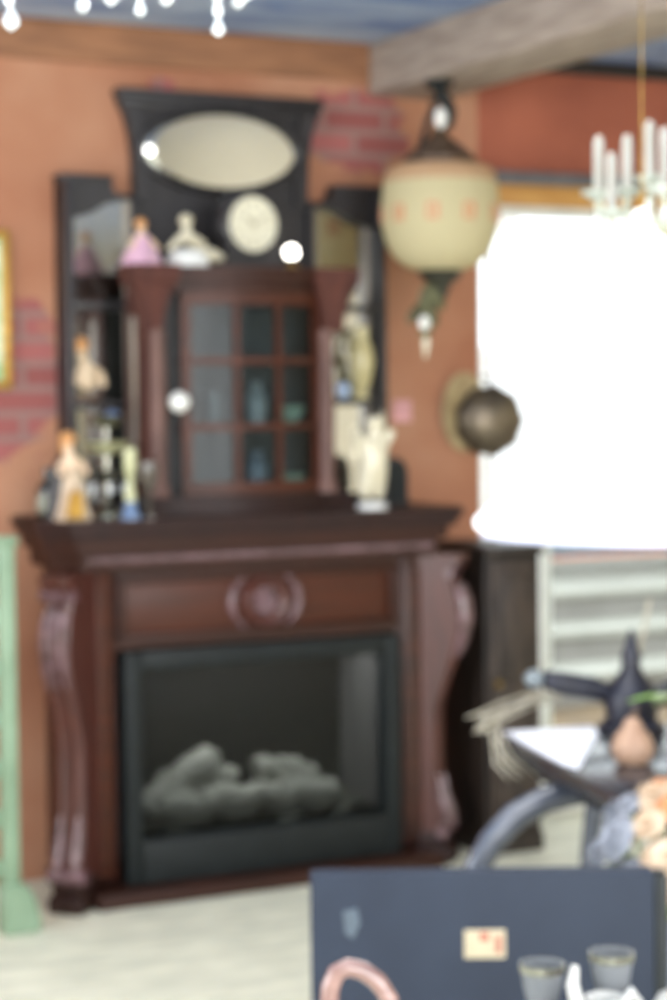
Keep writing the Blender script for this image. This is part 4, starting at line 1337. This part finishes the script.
for k in range(10):
    a = math.radians(21 + 36 * k - 26.6)
    d = Vector((math.cos(a), math.sin(a), 0))
    h = (0.0, 0.03, 0.05, 0.06, 0.045)[k % 5]
    pts = [d * r + Vector((0, 0, cz + z)) for r, z in ((0.03, 0.0), (0.08, -0.04), (0.13, -0.05), (0.18, -0.02), (0.20, 0.02 + h), (0.20, 0.05 + h))]
    arm = B().tube(pts, [0.010, 0.009, 0.008, 0.008, 0.007, 0.008], 10).done('arm', arm_m, chd)
    M = T(d.x * 0.20, d.y * 0.20, cz + 0.05 + h)
    B().lathe([(0, 0), (0.015, 0), (0.032, 0.012), (0.034, 0.016), (0.012, 0.010), (0, 0.010)], 18, M).done('drip_pan', chan_crystal, arm)
    B().lathe([(0, 0.01), (0.010, 0.01), (0.010, 0.105), (0.006, 0.115), (0, 0.115)], 14, M).done('candle', chan_candle, arm)
    for q in range(2):
        B().ball((d.x * (0.20 - 0.09 * q), d.y * (0.20 - 0.09 * q), cz + (0.02 + h if q == 0 else -0.075)), (0.009, 0.009, 0.022), seg=8).done('crystal_drop', chan_crystal, arm)

for k in range(5):
    a = math.radians(72 * k - 12)
    d = Vector((math.cos(a), math.sin(a), 0))
    pts = [d * q + Vector((0, 0, cz + z)) for q, z in ((0.02, 0.06), (0.05, 0.03), (0.085, 0.03), (0.11, 0.07), (0.11, 0.12))]
    arm = B().tube(pts, [0.009, 0.008, 0.007, 0.007, 0.007], 10).done('arm', arm_m, chd)
    M = T(d.x * 0.11, d.y * 0.11, cz + 0.12)
    B().lathe([(0, 0), (0.013, 0), (0.028, 0.012), (0.03, 0.016), (0.012, 0.010), (0, 0.010)], 18, M).done('drip_pan', chan_crystal, arm)
    B().lathe([(0, 0.01), (0.010, 0.01), (0.010, 0.105), (0.006, 0.115), (0, 0.115)], 14, M).done('candle', chan_candle, arm)
    B().ball((d.x * 0.11, d.y * 0.11, cz + 0.085), (0.009, 0.009, 0.022), seg=8).done('crystal_drop', chan_crystal, arm)

# ------------------------------------------------------------------ crystal chandelier whose drops hang in at the top
D = 2.5
cam0 = Vector((-2.47, -5.9, 0))
pc = cam0 + F0 * D + R0 * ((150 - 333) / 2000 * D)
xc = thing('crystal_chandelier', 'crystal chandelier whose lowest hanging drops show along the top edge', 'chandelier', (pc.x, pc.y, 0))
RZ = 2.07
ring = [(0.20 * math.cos(2 * PI * i / 40), 0.20 * math.sin(2 * PI * i / 40), RZ) for i in range(40)]
B().tube(ring, 0.007, 8, closed=True).done('ring', brass, xc)
for k in range(4):
    a = PI / 2 * k + 0.4
    B().tube([(0.2 * math.cos(a), 0.2 * math.sin(a), RZ), (0.13 * math.cos(a), 0.13 * math.sin(a), RZ + 0.18), (0.02 * math.cos(a), 0.02 * math.sin(a), RZ + 0.32)], 0.005, 8).done('strut', brass, xc)
B().tube([(0, 0, RZ + 0.3), (0, 0, 2.63)], 0.006, 8).done('chain', brass, xc)
B().lathe([(0, 2.644), (0.05, 2.644), (0.045, 2.625), (0.012, 2.605), (0, 2.6)], 24).done('ceiling_rose', brass, xc)
# each drop: lateral offset along the view's right, depth offset, bottom height
drops = [(12, 30, 14), (83, 14, 10), (111, 8, 12), (116, 3, 9), (140, 19, 10), (166, 9, 11), (217, 40, 11), (237, 13, 10), (245, 6, 10), (251, 1, 8), (303, 3, 9), (40, -8, 10), (190, -6, 10), (275, -8, 10)]
for i, (px, ybot, wpx) in enumerate(drops):
    off = (px - 150) / 2000 * D
    dep = math.sqrt(max(0.0, 0.2 ** 2 - off ** 2)) * (1 if i % 2 else -1)
    Dd = D + dep
    lat = (px - 333 + 7) / 2000 * Dd - (150 - 333) / 2000 * D
    p = F0 * dep + R0 * lat
    zb = 1.48 + (400 - ybot - (px - 333) * -0.0105) / 2000 * Dd
    r = wpx / 2 / 2000 * Dd * 1.25
    hgt = r * 2.6
    pend = B().lathe([(0, zb), (r * 0.75, zb + r * 0.5), (r, zb + r * 1.0), (r * 0.6, zb + r * 1.9), (r * 0.15, zb + hgt), (0, zb + hgt)], 10, T(p.x, p.y, 0)).done('crystal_drop', crystal, xc, smooth=20)
    b = B()
    z = zb + hgt
    pts_r = p * (0.2 / max(0.05, p.length))
    n = max(2, int((RZ - z) / 0.016))
    for q in range(n):
        t = (q + 0.5) / n
        c = p.lerp(pts_r, t)
        b.ball((c.x, c.y, z + (RZ - z) * t), (0.006, 0.006, 0.5 * (RZ - z) / n), seg=8)
    b.done('bead_string', crystal, pend)
